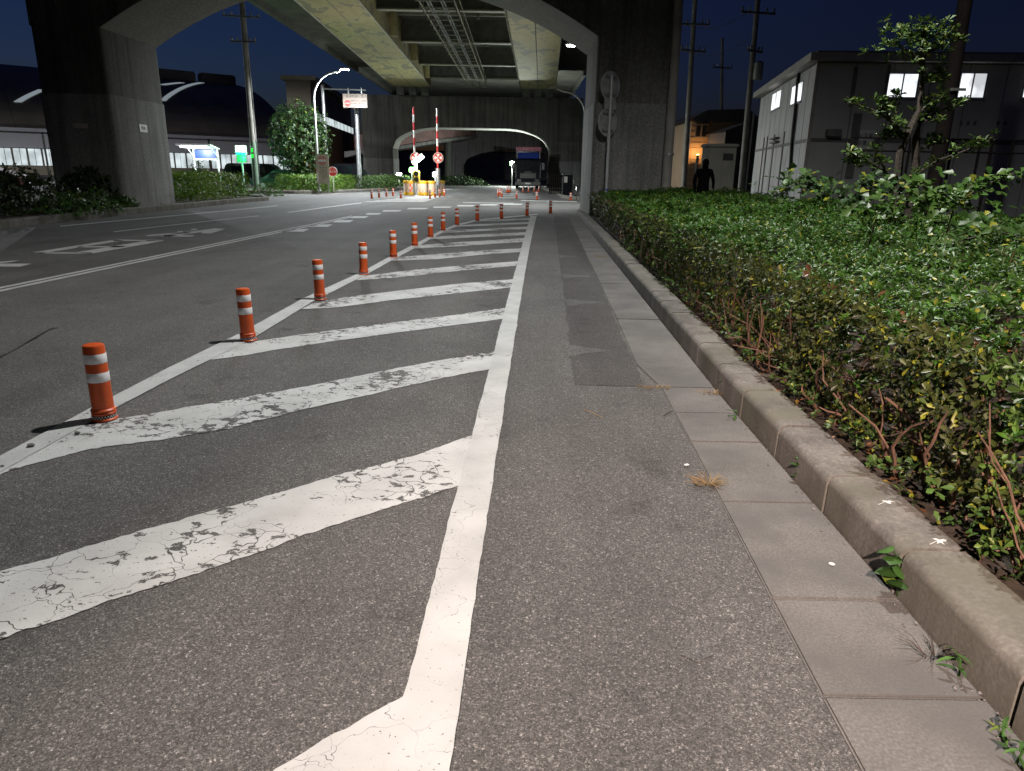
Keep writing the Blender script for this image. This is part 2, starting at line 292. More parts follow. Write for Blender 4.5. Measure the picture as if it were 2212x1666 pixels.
# ------------------------------------------------------------------ leaves
TEMPL = {1: (np.array([(0, 0, 0), (.4, -.30, .05), (.76, -.5, .04), (1, 0, -.10), (.76, .5, .04), (.4, .30, .05), (.55, 0, -.03)]),
             [(6, 0, 1), (6, 1, 2), (6, 2, 3), (6, 3, 4), (6, 4, 5), (6, 5, 0)]),
         0: (np.array([(0, 0, 0), (.6, -.5, .05), (1, 0, -.08), (.6, .5, .05)]), [(0, 1, 2), (0, 2, 3)])}
def unit(v): return v / np.maximum(np.linalg.norm(v, axis=-1, keepdims=True), 1e-9)
def leaf_frames(P, D, Nn):
    D = unit(D); Sd = unit(np.cross(D, Nn)); return D, Sd, np.cross(Sd, D)
def leaves(name, P, D, Nn, L, Wd, col, parent, lod=1, mat='leaf', kind='stuff'):
    T, F = TEMPL[lod]; n = len(P); k = len(T); D, Sd, Nn = leaf_frames(P, D, Nn)
    o = np.array(absloc(parent)) if parent else np.zeros(3)
    V = (P - o)[:, None, :] + D[:, None, :] * (L[:, None] * T[:, 0])[..., None] + Sd[:, None, :] * (Wd[:, None] * T[:, 1])[..., None] + Nn[:, None, :] * (L[:, None] * T[:, 2])[..., None]
    V = V.reshape(-1, 3); Fa = (np.array(F)[None] + (np.arange(n) * k)[:, None, None]).reshape(-1, 3)
    me = bpy.data.meshes.new(name); me.vertices.add(len(V)); me.vertices.foreach_set('co', V.ravel())
    me.loops.add(Fa.size); me.loops.foreach_set('vertex_index', Fa.ravel().astype(np.int32))
    me.polygons.add(len(Fa)); me.polygons.foreach_set('loop_start', np.arange(0, Fa.size, 3, dtype=np.int32))
    me.update(calc_edges=True)
    ca = me.color_attributes.new('col', 'FLOAT_COLOR', 'POINT'); c4 = np.ones((n, k, 4)); c4[:, :, :3] = col[:, None, :]; ca.data.foreach_set('color', c4.ravel())
    me.materials.append(M[mat]); ob = bpy.data.objects.new(name, me); COL.objects.link(ob); ob.parent = parent
    if kind: ob['kind'] = kind
    return ob
def rosettes(C, Ax, m, L, tilt=(45, 85)):
    """m leaves spread round each axis; returns base positions, directions, normals, lengths"""
    n = len(C); Ax = unit(Ax); ref = np.where(np.abs(Ax[:, 2:3]) > 0.9, [[1.0, 0, 0]], [[0, 0, 1.0]]); U = unit(np.cross(Ax, ref)); Vv = np.cross(Ax, U)
    ang = rng.uniform(0, 6.28, (n, 1)) + np.arange(m)[None] * 2.399 + rng.normal(0, .2, (n, m)); tl = np.radians(rng.uniform(*tilt, (n, m)))
    R = U[:, None] * np.cos(ang)[..., None] + Vv[:, None] * np.sin(ang)[..., None]
    D = R * np.sin(tl)[..., None] + Ax[:, None] * np.cos(tl)[..., None]
    Nn = Ax[:, None] * np.sin(tl)[..., None] - R * np.cos(tl)[..., None] + rng.normal(0, .15, D.shape)
    P = np.repeat(C[:, None], m, 1) + rng.normal(0, .006, D.shape); LL = np.repeat(L[:, None], m, 1) * rng.uniform(.6, 1.15, (n, m))
    return P.reshape(-1, 3), D.reshape(-1, 3), Nn.reshape(-1, 3), LL.ravel()
def leafcol(n, base, var=0.35, alt=None, pa=0.06):
    b = np.array(base); c = b[None] * rng.uniform(1 - var, 1 + var, (n, 1)) * rng.uniform(.88, 1.12, (n, 3))
    if alt is not None:
        k = rng.random(n) < pa; c[k] = np.array(alt) * rng.uniform(.7, 1.2, (k.sum(), 1))
    return c
def snoise(x, y, s=1.0):
    return (np.sin(x * 1.7 * s + 1.3) * np.cos(y * 1.3 * s + .4) + .6 * np.sin(x * 3.1 * s - y * 2.3 * s + 2.) + .4 * np.cos(x * 5.3 * s + y * 4.1 * s)) / 2.0

# ================================================================== SETTING
def kx(Y):  # front face of the right-hand kerb
    return float(np.interp(Y, [-3, 0.5, 1.64, 3.2, 4.4, 7.85, 16, 26.6], [1.24, 1.33, 1.35, 1.37, 1.39, 1.52, 1.84, 2.28]))
def sheet(name, poly, z, mat, parent=None, kind=None):
    o = MB().add([(x, y, z) for x, y in poly], [tuple(range(len(poly)))]).build(name, mat, parent)
    if kind: o['kind'] = kind
    return o
gm = MB(); nx = 24
sheet("ground", [(-400, -60), (400, -60), (400, 600), (-400, 600)], -0.03, 'ground', kind='structure')
road = sheet("road", [(-11.8, -20), (2.6, -20), (2.6, 27), (10, 34), (14, 60), (9, 120), (9, 200), (-8, 200), (-8, 90), (-11, 60), (-24, 44), (-24, 36), (-11.6, 34)], 0.0, 'asphalt', kind='structure')
def strip(name, ea, eb, mat='paint', z=0.004, jit=0.004, step=0.03, ground=False):
    """painted marking between two pixel polylines that lie on the road"""
    pa = np.array([G(*p)[:2] for p in ea]) if not ground else np.array(ea, float); pb = np.array([G(*p)[:2] for p in eb]) if not ground else np.array(eb, float)
    ln = max(np.linalg.norm(np.diff(pa, axis=0), axis=1).sum(), 0.1); n = int(min(400, max(6, ln / step)))
    qa, qb = interp(pa, n), interp(pb, n)
    d = unit(qb - qa); wob = lambda: (rng.normal(0, jit, n) + np.interp(np.arange(n), np.arange(0, n + 8, 5), rng.normal(0, jit * 1.4, len(range(0, n + 8, 5)))))[:, None]
    qa = qa + d * wob(); qb = qb + d * wob()
    m = MB(); vs = []; fs = []
    for t in (0, .33, .67, 1): vs += [(*p, z) for p in qa * (1 - t) + qb * t]
    for k in range(3):
        for i in range(n - 1): fs.append((k * n + i, k * n + i + 1, (k + 1) * n + i + 1, (k + 1) * n + i))
    return m.add(vs, fs).build(name, mat, road)
# zebra stripes of the hatched island: upper edge, lower edge (far to the left line, near to the edge line)
ZEB = [
 ([(905, 1490), (862, 1518), (820, 1537), (750, 1575), (675, 1620), (600, 1665), (430, 1775)], [(930, 1520), (905, 1560), (850, 1665), (820, 1720), (790, 1780), (760, 1830), (640, 1960)]),
 ([(-900, 1478), (-330, 1325), (0, 1235), (150, 1195), (300, 1151), (500, 1095), (650, 1052), (760, 1020), (900, 985), (1019, 942)], [(-900, 1655), (-330, 1482), (0, 1382), (150, 1335), (300, 1280), (450, 1230), (580, 1187), (695, 1145), (850, 1095), (992, 1050)]),
 ([(-60, 1032), (60, 972), (200, 902), (250, 906), (350, 891), (500, 865), (650, 838), (800, 808), (950, 779), (1068, 761)], [(-60, 1048), (30, 1015), (160, 981), (225, 967), (350, 951), (500, 926), (650, 886), (800, 854), (950, 819), (1057, 799)]),
 ([(480, 755), (545, 739), (650, 724), (750, 711), (900, 691), (1000, 679), (1099, 665)], [(445, 780), (525, 770), (600, 756), (750, 734), (900, 714), (1000, 701), (1092, 689)]),
 ([(680, 654), (700, 650), (800, 636), (900, 624), (1000, 613), (1108, 604)], [(650, 669), (725, 665), (850, 649), (925, 641), (1000, 633), (1107, 621)]),
 ([(785, 597), (900, 583), (1000, 574), (1119, 565)], [(770, 606), (850, 601), (1000, 585), (1114, 575)]),
 ([(850, 557), (950, 549), (1050, 541), (1129, 537)], [(840, 564), (950, 560), (1050, 550), (1124, 545)]),
 ([(898, 531), (1000, 523), (1134, 515)], [(885, 538), (1000, 532), (1131, 523)]),
 ([(931, 512), (1138, 502)], [(922, 518), (1138, 508)]), ([(957, 499), (1141, 490)], [(948, 504), (1141, 495)]),
 ([(985, 487), (1144, 480)], [(975, 491), (1144, 484)]), ([(1028, 476.5), (1147, 472)], [(1012, 480), (1147, 475.5)])]
for i, (a, b) in enumerate(ZEB): strip("zebra_stripe", a, b, 'paint' if i != 0 else 'paint2', 0.004)
_l = np.array([G(*p)[:2] for p in [(1147, 464), (1124, 540), (1105, 612), (1060, 800), (1000, 1015), (980, 1090), (950, 1215), (920, 1325), (895, 1420), (872, 1495), (828, 1666)]])
_r = np.array([G(*p)[:2] for p in [(1160, 464), (1145, 540), (1131, 612), (1096, 805), (1070, 1015), (1052, 1140), (1030, 1255), (1020, 1335), (1010, 1400), (995, 1515), (972, 1666)]])
_yy = np.r_[np.linspace(.9, 8, 40), np.linspace(8.3, 24.7, 40)]; _fl = np.polyfit(_l[:, 1], _l[:, 0], 2, w=1 / (1 + .15 * _l[:, 1])); _fr = np.polyfit(_r[:, 1], _r[:, 0], 2, w=1 / (1 + .15 * _r[:, 1]))
strip("edge_line", np.stack([np.polyval(_fl, _yy), _yy], 1), np.stack([np.polyval(_fr, _yy), _yy], 1), 'paint2', 0.008, 0.0014, 0.02, True)
strip("edge_line", [(-1000, 1530), (-160, 1076), (0, 988), (200, 882), (350, 803), (520, 721), (655, 646), (780, 589), (845, 554), (893, 529.5), (928, 511.5), (955, 497.5), (984, 485.5), (1028, 475.5), (1080, 470), (1160, 462.5)],
      [(-1000, 1612), (-160, 1120), (0, 1024), (245, 886), (380, 815), (545, 734), (672, 655), (790, 595), (853, 560), (900, 535), (934, 515), (961, 501), (990, 488.5), (1032, 478), (1083, 472.5), (1162, 464.8)], 'paint2', 0.008, 0.0016)
# double centre line, dashes and the other lines of the far carriageway
strip("centre_line", [(-1200, 875), (-150, 653), (0, 621), (300, 560), (596, 499.5), (700, 479), (760, 466)], [(-1200, 879), (-150, 657), (0, 624.5), (300, 562.5), (596, 501.3), (700, 480.4), (760, 467.2)], 'paint2', 0.004, 0.002, 0.1)
strip("centre_line", [(-1200, 882), (-150, 660), (0, 627), (300, 564.5), (596, 503), (700, 482), (760, 468.4)], [(-1200, 886), (-150, 664), (0, 631), (300, 567.5), (596, 505), (700, 483.5), (760, 469.6)], 'paint2', 0.004, 0.002, 0.1)
for x, y, w, h in [(637, 498, 44, 6), (692, 488, 38, 5), (740, 478.5, 34, 4.6), (776, 469.5, 30, 4), (806, 462.5, 27, 3.6), (846, 456, 36, 3), (902, 451, 40, 2.6), (955, 448, 36, 2.4), (1006, 445, 34, 2.2), (1056, 443, 36, 2), (1108, 441.5, 40, 1.8)]:
    strip("dashed_marking", [(x - w * .55 + h, y - h / 2), (x + w * .5 + h * 1.6, y - h / 2)], [(x - w * .5 - h, y + h / 2), (x + w * .42, y + h / 2)], 'paint2', 0.004, 0.003, 0.1)
strip("lane_line", [(130, 488), (250, 477), (430, 460.5), (560, 448), (600, 444)], [(130, 490), (250, 479), (430, 462.3), (560, 449.6), (600, 445.5)], 'paint2', 0.004, 0.003, 0.1)
strip("lane_line", [(245, 500.5), (350, 488.5), (458, 476.5), (560, 466)], [(245, 502.3), (350, 490), (458, 478), (560, 467.3)], 'paint2', 0.004, 0.003, 0.1)
strip("lane_line", [(620, 459), (700, 448), (780, 438)], [(622, 460.3), (702, 449.3), (782, 439.2)], 'paint2', 0.004, 0.003, 0.1)
strip("stop_line", [(1125, 433), (1245, 435.3)], [(1125, 434.3), (1246, 436.8)], 'paint2', 0.004, 0.003, 0.1)
strip("stop_line", [(1000, 437.3), (1110, 439)], [(1000, 438.3), (1110, 440)], 'paint2', 0.004, 0.003, 0.1)
for k in range(6): # far hatching round the drums
    y = 424.5 + k * 2.3; strip("zebra_stripe", [(905 - k * 22, y - .5), (958 - k * 7, y - .5)], [(893 - k * 22, y + .6), (950 - k * 7, y + .6)], 'paint2', 0.004, 0.004, 0.1)
for k in range(3):
    y = 419 + k * 4.2; strip("zebra_stripe", [(1082 - k * 2, y - .5), (1150 + k * 8, y + .4)], [(1080 - k * 2, y + .7), (1150 + k * 8, y + 1.6)], 'paint2', 0.004, 0.004, 0.1)
# letters painted on the far lane, as strokes
def zz(p): return (p[0] * .2696, 477 + p[1] * .2696)
for a, b in [(((250, 256), (925, 153)), ((330, 264), (990, 160))), (((600, 258), (1190, 158)), ((735, 266), (1316, 163))), (((250, 255), (740, 257)), ((290, 264), (735, 266))), (((930, 153), (1312, 156)), ((900, 163), (1300, 165))),
             (((640, 208), (1010, 204)), ((610, 216), (985, 214))), (((1160, 118), (1480, 92)), ((1190, 126), (1540, 98))), (((1280, 120), (1720, 62)), ((1340, 130), (1815, 66))), (((1430, 84), (1470, 84)), ((1415, 94), (1460, 93))),
             (((1540, 66), (1580, 66)), ((1525, 77), (1575, 76))), (((1320, 116), (1560, 119)), ((1290, 127), (1540, 129))), (((1620, 92), (1800, 70)), ((1610, 103), (1690, 103))), (((-60, 335), (160, 318)), ((-60, 350), (100, 331))), (((-60, 346), (255, 346)), ((-60, 368), (160, 370)))]:
    strip("painted_letter_stroke", [zz(p) for p in a], [zz(p) for p in b], 'paint2', 0.004, 0.003, 0.1)
# dark resurfaced strip, gutter, crack
pl = [(1196, 466), (1203, 520), (1213, 600), (1225, 700), (1237, 832)]; pr_ = [(1228, 470), (1248, 512), (1280, 582), (1330, 690), (1389, 836)]
pt = strip("resurfaced_strip", pl, pr_, 'patch', 0.003, 0.006)
sl = [(1236, 716), (1228, 650), (1216, 593)]
for k, (px, py, w, h) in enumerate([(1223, 760, 95, 14), (1222, 655, 80, 8), (1213, 598, 62, 5), (1207, 555, 40, 3)]): # lighter tongues torn into the strip
    strip("worn_tongue", [(px - 2, py - h), (px + w * .55, py - h * .6), (px + w, py - 1)], [(px + 4, py + h), (px + w * .5, py + h * .3), (px + w, py + 1)], 'asphalt', 0.005, 0.008)
strip("road_crack", [(-40, 790), (20, 762), (60, 738), (105, 711), (124, 708)], [(-40, 793), (20, 765), (64, 740), (110, 712.5), (124, 710)], 'black', 0.003, 0.006)
gut = bpy.data.objects.new("gutter", None); COL.objects.link(gut); tag(gut, kind='structure')
def gx(Y): return float(np.interp(Y, [-2, 1.39, 2.26, 3.45, 4.32, 4.64, 4.7, 7.02, 12.26, 21.96, 26.5], [0.80, 0.87, 0.91, 0.97, 1.0, 1.02, 0.92, 1.04, 1.27, 1.73, 1.95]))
gy = [-1.4, -.9, -.4, .1, .6, 1.12, 1.645, 2.12, 2.87, 3.61, 4.1, 4.64, 7.0, 9.4, 11.8, 14.2, 16.6, 19.0, 21.4, 23.8, 26.4]
for i in range(len(gy) - 1):
    a, b = gy[i] + .004, gy[i + 1] - .004; yy = np.linspace(a, b, 5 if b - a > 1 else 2)
    poly = [(gx(y) + .006, y) for y in yy] + [(kx(y) - .004, y) for y in yy[::-1]]
    MB().prism(poly, -0.08, 0.010 + random.uniform(-.002, .003)).build("gutter_slab", 'gutter', gut, bevel=0.006)
# kerb stones, 0.62 m each, shared mesh
prof = [(0, -.08), (.004, .140), (.010, .160), (.024, .174), (.042, .18), (.215, .18), (.22, .175), (.22, -.08)]
kme = MB().prism(prof, -.301, .301, 'Y').build("kerb_stone", 'kerb', None, smooth=True); kmesh = kme.data; bpy.data.objects.remove(kme)
kerb = bpy.data.objects.new("kerb", None); COL.objects.link(kerb); tag(kerb, kind='structure')
y = -1.24
while y < 26.6:
    a, b = kx(y - .3), kx(y + .3)
    inst("kerb_stone", kmesh, kerb, Matrix.Translation((kx(y), y, random.uniform(-.004, .003))) @ Matrix.Rotation(-math.atan2(b - a, .6) + random.uniform(-.006, .006), 4, 'Z')); y += .62
kl = bpy.data.objects.new("kerb", None); COL.objects.link(kl); tag(kl, kind='structure')
def run_kerb(parent, pts, flip=True):
    p = interp(pts, max(2, int(sum(np.linalg.norm(np.diff(np.array(pts), axis=0), axis=1)) / .62) + 1))
    for q, r in zip(p[:-1], p[1:]):
        c = (q + r) / 2; t = (r - q); ang = math.atan2(t[1], t[0]) - math.pi / 2 + (math.pi if flip else 0)
        inst("kerb_stone", kmesh, parent, Matrix.Translation((c[0], c[1], random.uniform(-.006, .004))) @ Matrix.Rotation(ang, 4, 'Z'))
run_kerb(kl, [(-11.5, 9.0), (-11.6, 16.0), (-11.86, 19.15), (-11.88, 22.8), (-11.76, 27.75), (-11.3, 33.6), (-11.9, 34.6), (-13.5, 35.2)])
kb = bpy.data.objects.new("kerb", None); COL.objects.link(kb); tag(kb, kind='structure')
run_kerb(kb, [(-15.5, 42.5), (-13.0, 43.2), (-11.9, 44.6), (-10.6, 48.5), (-9.2, 53), (-8.0, 60), (-7.5, 72)])
kr = bpy.data.objects.new("kerb", None); COL.objects.link(kr); tag(kr, kind='structure')
run_kerb(kr, [(9.0, 41.5), (4.6, 41.2), (3.4, 42.3), (3.0, 44.5), (3.2, 50), (2.9, 60), (2.6, 72)][::-1], flip=False)
# planting beds
def bed(name, poly, z=0.14, mat='soil'):
    o = MB().prism(poly, -0.05, z).build(name, mat); o['kind'] = 'structure'; return o
bed("planting_bed", [(kx(yy) + .225, yy) for yy in np.linspace(-3, 26.6, 24)] + [(9, 26.6), (9, -3)])
bed("planting_bed", [(-12.1, 9), (-12.1, 18), (-12.15, 24), (-12.0, 28), (-11.6, 33.3), (-13, 34.6), (-21, 34.8), (-21, 9)])
bed("planting_bed", [(-14, 43.4), (-12.2, 44.6), (-10.9, 48.6), (-9.5, 53), (-8.3, 60), (-7.8, 72), (-12, 72), (-18, 55), (-18, 43.4)])
bed("planting_bed", [(4.7, 41.6), (3.75, 42.5), (3.35, 44.6), (3.5, 50), (3.2, 60), (2.95, 72), (8.5, 72), (9, 41.8)], 0.15, 'gutter')

# ================================================================== VIADUCT
Y1F, Y1B = 23.1, 26.6
XL, XR = -12.47, 2.39
def portal(name, label, xl0, xl1, xr0, xr1, yf, yb, zs, crown, top, bulge, jh, mat='pier', plates=True):
    root = empty(name, ((xl1 + xr0) / 2, (yf + yb) / 2, 0), label, "bridge pier")
    n = 44; arc = []
    for i in range(n + 1):
        t = i / n; x = xl1 + (xr0 - xl1) * t; e = min(1.0, min(x - xl1, xr0 - x) / bulge)
        arc.append((x, zs + (crown - zs) * (1 - (1 - e) ** 2.3 if bulge > 7 else math.sqrt(max(0, 1 - (1 - e) ** 2)))))
    MB().prism([(xl0, zs + .02)] + [(xl1, zs + .02)] + arc[1:-1] + [(xr0, zs + .02), (xr1, zs + .02), (xr1, top), (xl0, top)], yf, yb, 'Y').build("arch_beam", mat, root, bevel=0.0)
    sv = [(x, yy, z - .006) for yy in (yf + .02, yb - .02) for x, z in arc] + [(x, yy, z + .02) for yy in (yf + .02, yb - .02) for x, z in arc]; k = n + 1
    MB().add(sv, [(i, i + 1, k + i + 1, k + i) for i in range(n)] + [(2 * k + i, 3 * k + i, 3 * k + i + 1, 2 * k + i + 1) for i in range(n)] + [(i, 2 * k + i, 2 * k + i + 1, i + 1) for i in range(n)] + [(k + i, k + i + 1, 3 * k + i + 1, 3 * k + i) for i in range(n)]).build("arch_soffit", 'soffitlit', root)  # thin paler skin: the lit look of the underside is in its colour
    def rounded(a, b, r=.35, g=0.0):
        q = []
        for cx, cy, s in ((b - r, yb + g - r, 0), (a + r, yb + g - r, 1), (a + r, yf - g + r, 2), (b - r, yf - g + r, 3)):
            q += [(cx + r * math.cos(math.pi / 2 * (s + k / 4)), cy + r * math.sin(math.pi / 2 * (s + k / 4))) for k in range(5)]
        return q
    for a, b in ((xl0, xl1), (xr0, xr1)):
        MB().prism(rounded(a + .004, b - .004, .10, -.004), jh - .05, zs + .02).build("pillar", mat, root, smooth=True)
        MB().prism(rounded(a - .03, b + .03, .12, .03), 0.0, jh).build("pillar_jacket", 'jacket', root, smooth=True)
    return root
pA = portal("viaduct_portal", "massive concrete portal frame with tall arch nearest the camera", XL - 2.1, XL, XR, XR + 2.42, Y1F, Y1B, 5.35, 7.4, 9.2, 7.43, 3.5)
# number plates and small notices stuck on the left pillar
for (x0, y0, x1, y1), Yp in (((160, 267, 189, 277), None),):
    a, b = A(x0, y1, Y1F - .04), A(x1, y0, Y1F - .04); MB().span((a[0], Y1F - .032, a[2]), (b[0], Y1F - .05, b[2])).build("notice_plate", 'ltgrey', pA)
m = MB().span((XL + .032, 24.6, 2.50), (XL + .05, 25.1, 2.74)).build("number_plate", 'white', pA)
text("P14", .16, 'ink', pA, (XL + .052, 24.85, 2.62), (0, 1, 0), (0, 0, 1), "plate_lettering")
pB = portal("viaduct_portal", "second concrete portal frame with low wide opening behind the yellow drums", -15.3, -12.3, 3.35, 6.5, 74, 77.5, 3.6, 5.6, 8.5, 4.6, 2.6)
pC = portal("viaduct_portal", "third pale grey portal frame seen through the second opening", -9.8, -7.3, 6.5, 10, 104, 107.5, 2.4, 4.4, 7.4, 6.5, 2.0, 'jacket')
deck = empty("viaduct_deck", (-4, 30, 0), "steel viaduct deck with two yellowish box girders overhead", "bridge deck")
def gl(Y, x37, x74): return x37 + (x74 - x37) * (Y - 37) / 37
GB = 9.25
def girder(a37, b37, a74, b74, y0=-14, y1=73.6):
    ys = (y0, y1); vs = []
    for Y in ys:
        a, b = gl(Y, a37, a74), gl(Y, b37, b74); vs += [(a, Y, GB), (b, Y, GB), (b, Y, GB + 2.0), (a, Y, GB + 2.0)]
    return MB().add(vs, [(0, 1, 2, 3), (7, 6, 5, 4), (0, 4, 5, 1), (1, 5, 6, 2), (2, 6, 7, 3), (3, 7, 4, 0)])
GL, GR = (-10.78, -7.7, -12.0, -8.35), (-.75, 2.2, .35, 3.73)
for g in (GL, GR):
    o = girder(*g).build("box_girder", 'girder', deck)
    c37, c74 = (g[0] + g[1]) / 2, (g[2] + g[3]) / 2
    MB().tube([(gl(-13, c37, c74), -13, GB - .012), (gl(73, c37, c74), 73, GB - .012)], .022, 4).build("bottom_seam", 'steel', deck)
    for e37, e74 in ((g[0], g[2]), (g[1], g[3])): # flange lips
        MB().tube([(gl(-13, e37, e74), -13, GB - .02), (gl(73.4, e37, e74), 73.4, GB - .02)], .05, 4).build("flange_lip", 'flange', deck)
    for k in range(3): # bearings on the second portal
        x = g[2] + (g[3] - g[2]) * (k + .5) / 3; MB().span((x - .35, 73.7, 8.5), (x + .35, 74.6, GB + .3)).build("bearing", 'steel', deck, bevel=.03)
MB().add([(-15.5, -14, 11.3), (5.8, -14, 11.3), (6.8, 110, 11.3), (-16, 110, 11.3), (-15.5, -14, 11.9), (5.8, -14, 11.9), (6.8, 110, 11.9), (-16, 110, 11.9)], [(0, 1, 2, 3), (7, 6, 5, 4), (0, 4, 5, 1), (1, 5, 6, 2), (2, 6, 7, 3), (3, 7, 4, 0)]).build("deck_slab", 'deck', deck)
for sx in (-1, 1): # parapet edge
    xe0, xe1 = (-15.7, -16.2) if sx < 0 else (6.0, 7.0)
    MB().add([(xe0 - .15, -14, 10.9), (xe0 + .15, -14, 10.9), (xe0 + .15, -14, 13), (xe0 - .15, -14, 13), (xe1 - .15, 110, 10.9), (xe1 + .15, 110, 10.9), (xe1 + .15, 110, 13), (xe1 - .15, 110, 13)], [(0, 1, 2, 3), (7, 6, 5, 4), (0, 4, 5, 1), (1, 5, 6, 2), (2, 6, 7, 3), (3, 7, 4, 0)]).build("parapet", 'deck', deck)
for Y in (-4, 6, 16, 26, 32, 43, 53, 63.5, 72): # cross beams between the girders: web and pale bottom flange
    x0, x1 = gl(Y, GL[1], GL[3]) - .02, gl(Y, GR[0], GR[2]) + .02
    w = MB().span((x0, Y - .04, 9.95), (x1, Y + .04, 11.3)).build("cross_beam", 'steel', deck); MB().span((x0, Y - .22, 9.86), (x1, Y + .22, 9.945)).build("bottom_flange", 'flange', w)
for Y in (37.5, 48, 58, 68):
    x0, x1 = gl(Y, GL[1], GL[3]) - .02, gl(Y, GR[0], GR[2]) + .02
    MB().span((x0, Y - .05, 10.6), (x1, Y + .05, 10.75)).build("strut", 'flange', deck); MB().box(((x0 + x1) / 2 + 1.7, Y, 10.9), (.14, .1, .9)).build("hanger", 'flange', deck)
    MB().span((x0, Y - .09, 9.4), (x0 + .45, Y + .09, 11.28)).build("stiffener", 'girder', deck)
for Y in np.arange(-12, 73, 1.45): # cable tray under the deck centre
    x0, x1 = gl(Y, -4.92, -4.61), gl(Y, -3.18, -2.94); MB().add([(x0 - .02, Y, 9.9), (x0 + .03, Y, 9.9), (x0 + .03, Y, 9.21), (x1 - .03, Y, 9.21), (x1 - .03, Y, 9.9), (x1 + .02, Y, 9.9), (x1 + .02, Y, 9.16), (x0 - .02, Y, 9.16)] + [(x0 - .02, Y + .05, 9.9), (x0 + .03, Y + .05, 9.9), (x0 + .03, Y + .05, 9.21), (x1 - .03, Y + .05, 9.21), (x1 - .03, Y + .05, 9.9), (x1 + .02, Y + .05, 9.9), (x1 + .02, Y + .05, 9.16), (x0 - .02, Y + .05, 9.16)],
        [(0, 1, 2, 7), (2, 3, 6, 7), (3, 4, 5, 6), (15, 10, 9, 8), (15, 14, 11, 10), (14, 13, 12, 11)] + [(i, (i + 1) % 8, 8 + (i + 1) % 8, 8 + i) for i in range(8)]).build("tray_rung", 'flange', deck)

for f in (0, .22, .30, .62, .70, 1): 
    MB().tube([(-4.92 + 1.74 * f - .31 * 48 / 37 * .2, -12, 9.23), (-4.61 + 1.67 * f, 73, 9.23)], .035 if f in (0, 1) else .05, 6).build("cable_tray_rail" if f in (0, 1) else "cable_pipe", 'flange' if f in (0, 1) else 'steel', deck)
for f in (0, 1): MB().tube([(-4.92 + 1.74 * f - .31 * 48 / 37 * .2, -12, 9.9), (-4.61 + 1.67 * f, 73, 9.9)], .03, 5).build("cable_tray_rail", 'flange', deck)
# curved ramp beyond the second portal
rp = empty("curved_ramp", (-12, 95, 0), "curved ramp with reddish side wall behind the second portal", "ramp")
pts = [(-5.2, 96, 6.2), (-7.4, 90, 5.6), (-10.5, 86, 4.9), (-14, 84, 4.2), (-18, 83.5, 3.7)]
vs = []; fs = []
for x, y, z in pts: vs += [(x, y, z - .2), (x, y, z + 1.5), (x - .2, y + .25, z + 1.5), (x - .2, y + .25, z - .2)]
for i in range(4):
    for j in range(4): fs.append((i * 4 + j, i * 4 + (j + 1) % 4, i * 4 + 4 + (j + 1) % 4, i * 4 + 4 + j))
MB().add(vs, fs + [(3, 2, 1, 0), (16, 17, 18, 19)]).build("side_wall", 'ramp', rp)
vs = []
for x, y, z in pts: vs += [(x + .15, y - .2, z - .2), (x - 2.2, y + 3.5, z - .2), (x - 2.2, y + 3.5, z - .9), (x + .15, y - .2, z - .55)]
MB().add(vs, fs + [(3, 2, 1, 0), (16, 17, 18, 19)]).build("ramp_deck", 'jacket', rp)
for i in (1, 3): MB().lathe([(.5, 0), (.5, pts[i][2] - .5)], 12, (pts[i][0] - 1, pts[i][1] + 1.6, 0)).build("column", 'pier', rp, smooth=True)
# low wall / embankment closing the far view
bw = empty("retaining_wall", (-2, 150, 0), "grey far wall closing the view under the viaduct", "wall"); MB().span((-60, 150, 0), (26, 151, 5.2)).build("wall_face", 'jacket', bw); MB().span((-60, 149.8, 5.2), (26, 151.2, 5.5)).build("coping", 'pier', bw)

# ================================================================== LAMPS
LCOL = (1.0, 0.985, 0.955)
def street_lamp(label, base, head, power, col, lit=True, r=.075, name="street_lamp", mat='palepole', group=None, cone=158, aim=None):
    b = Vector(base); h = Vector(head); root = empty(name, b, label, "street lamp", group)
    dx = Vector((h.x - b.x, h.y - b.y, 0)); top = h.z - .15; R = min(1.6, dx.length * .8)
    MB().tube([b, b + Vector((0, 0, (top - R) * .5)), (b.x, b.y, top - R)], [r * 1.25, r * 1.05, r * .9], 12).build("pole", mat, root, smooth=True)
    e = dx.normalized(); p = []
    for i in range(9):
        a = math.pi / 2 * i / 8; p.append(Vector((b.x, b.y, top - R)) + e * (R * (1 - math.cos(a))) + Vector((0, 0, R * math.sin(a))))
    p.append(h - e * .25 + Vector((0, 0, .02))); MB().tube(p, r * .75, 10).build("arm", mat, root, smooth=True)
    MB().lathe([(r * 2.2, 0), (r * 2.2, .02), (r * 1.6, .05)], 12, b).build("base_plate", 'galv', root)
    ang = math.atan2(e.y, e.x)
    MB().box(h + Vector((0, 0, .05)), (.62, .30, .09), rz=ang).build("lamp_head", 'grey', root, bevel=.03)
    MB().box(h + Vector((0, 0, -.018)), (.46, .22, .04), rz=ang).build("diffuser", 'lampglass' if lit else 'lens', root, bevel=.01)
    if lit: light("lamp_light", h + Vector((0, 0, -.10)), power, col, root, .10, 'SPOT', (Vector(aim) - h).to_track_quat('-Z', 'Y').to_euler() if aim else (0, 0, 0), math.radians(cone), .25 if cone > 175 else (1.0 if aim else .6))
    return root
lb = A(690, 412, 46); lh = A(745, 150, 46)
street_lamp("tall pale street lamp, lit, behind the no entry board", (lb[0], 46, .12), lh, 9500, (0.90, 0.96, 1.0), cone=179, mat='grey')
street_lamp("added unseen lamp behind the left pillar, brightening the hangar", (-39.5, 66, .0), (-38, 67, 13.0), 15000, (0.95, 0.95, 1.0), cone=179)  # added lamp, kept out of sight, to brighten the hangar wall and roof
fb = A(1257, 410, 52); fh = A(1195, 192, 52)
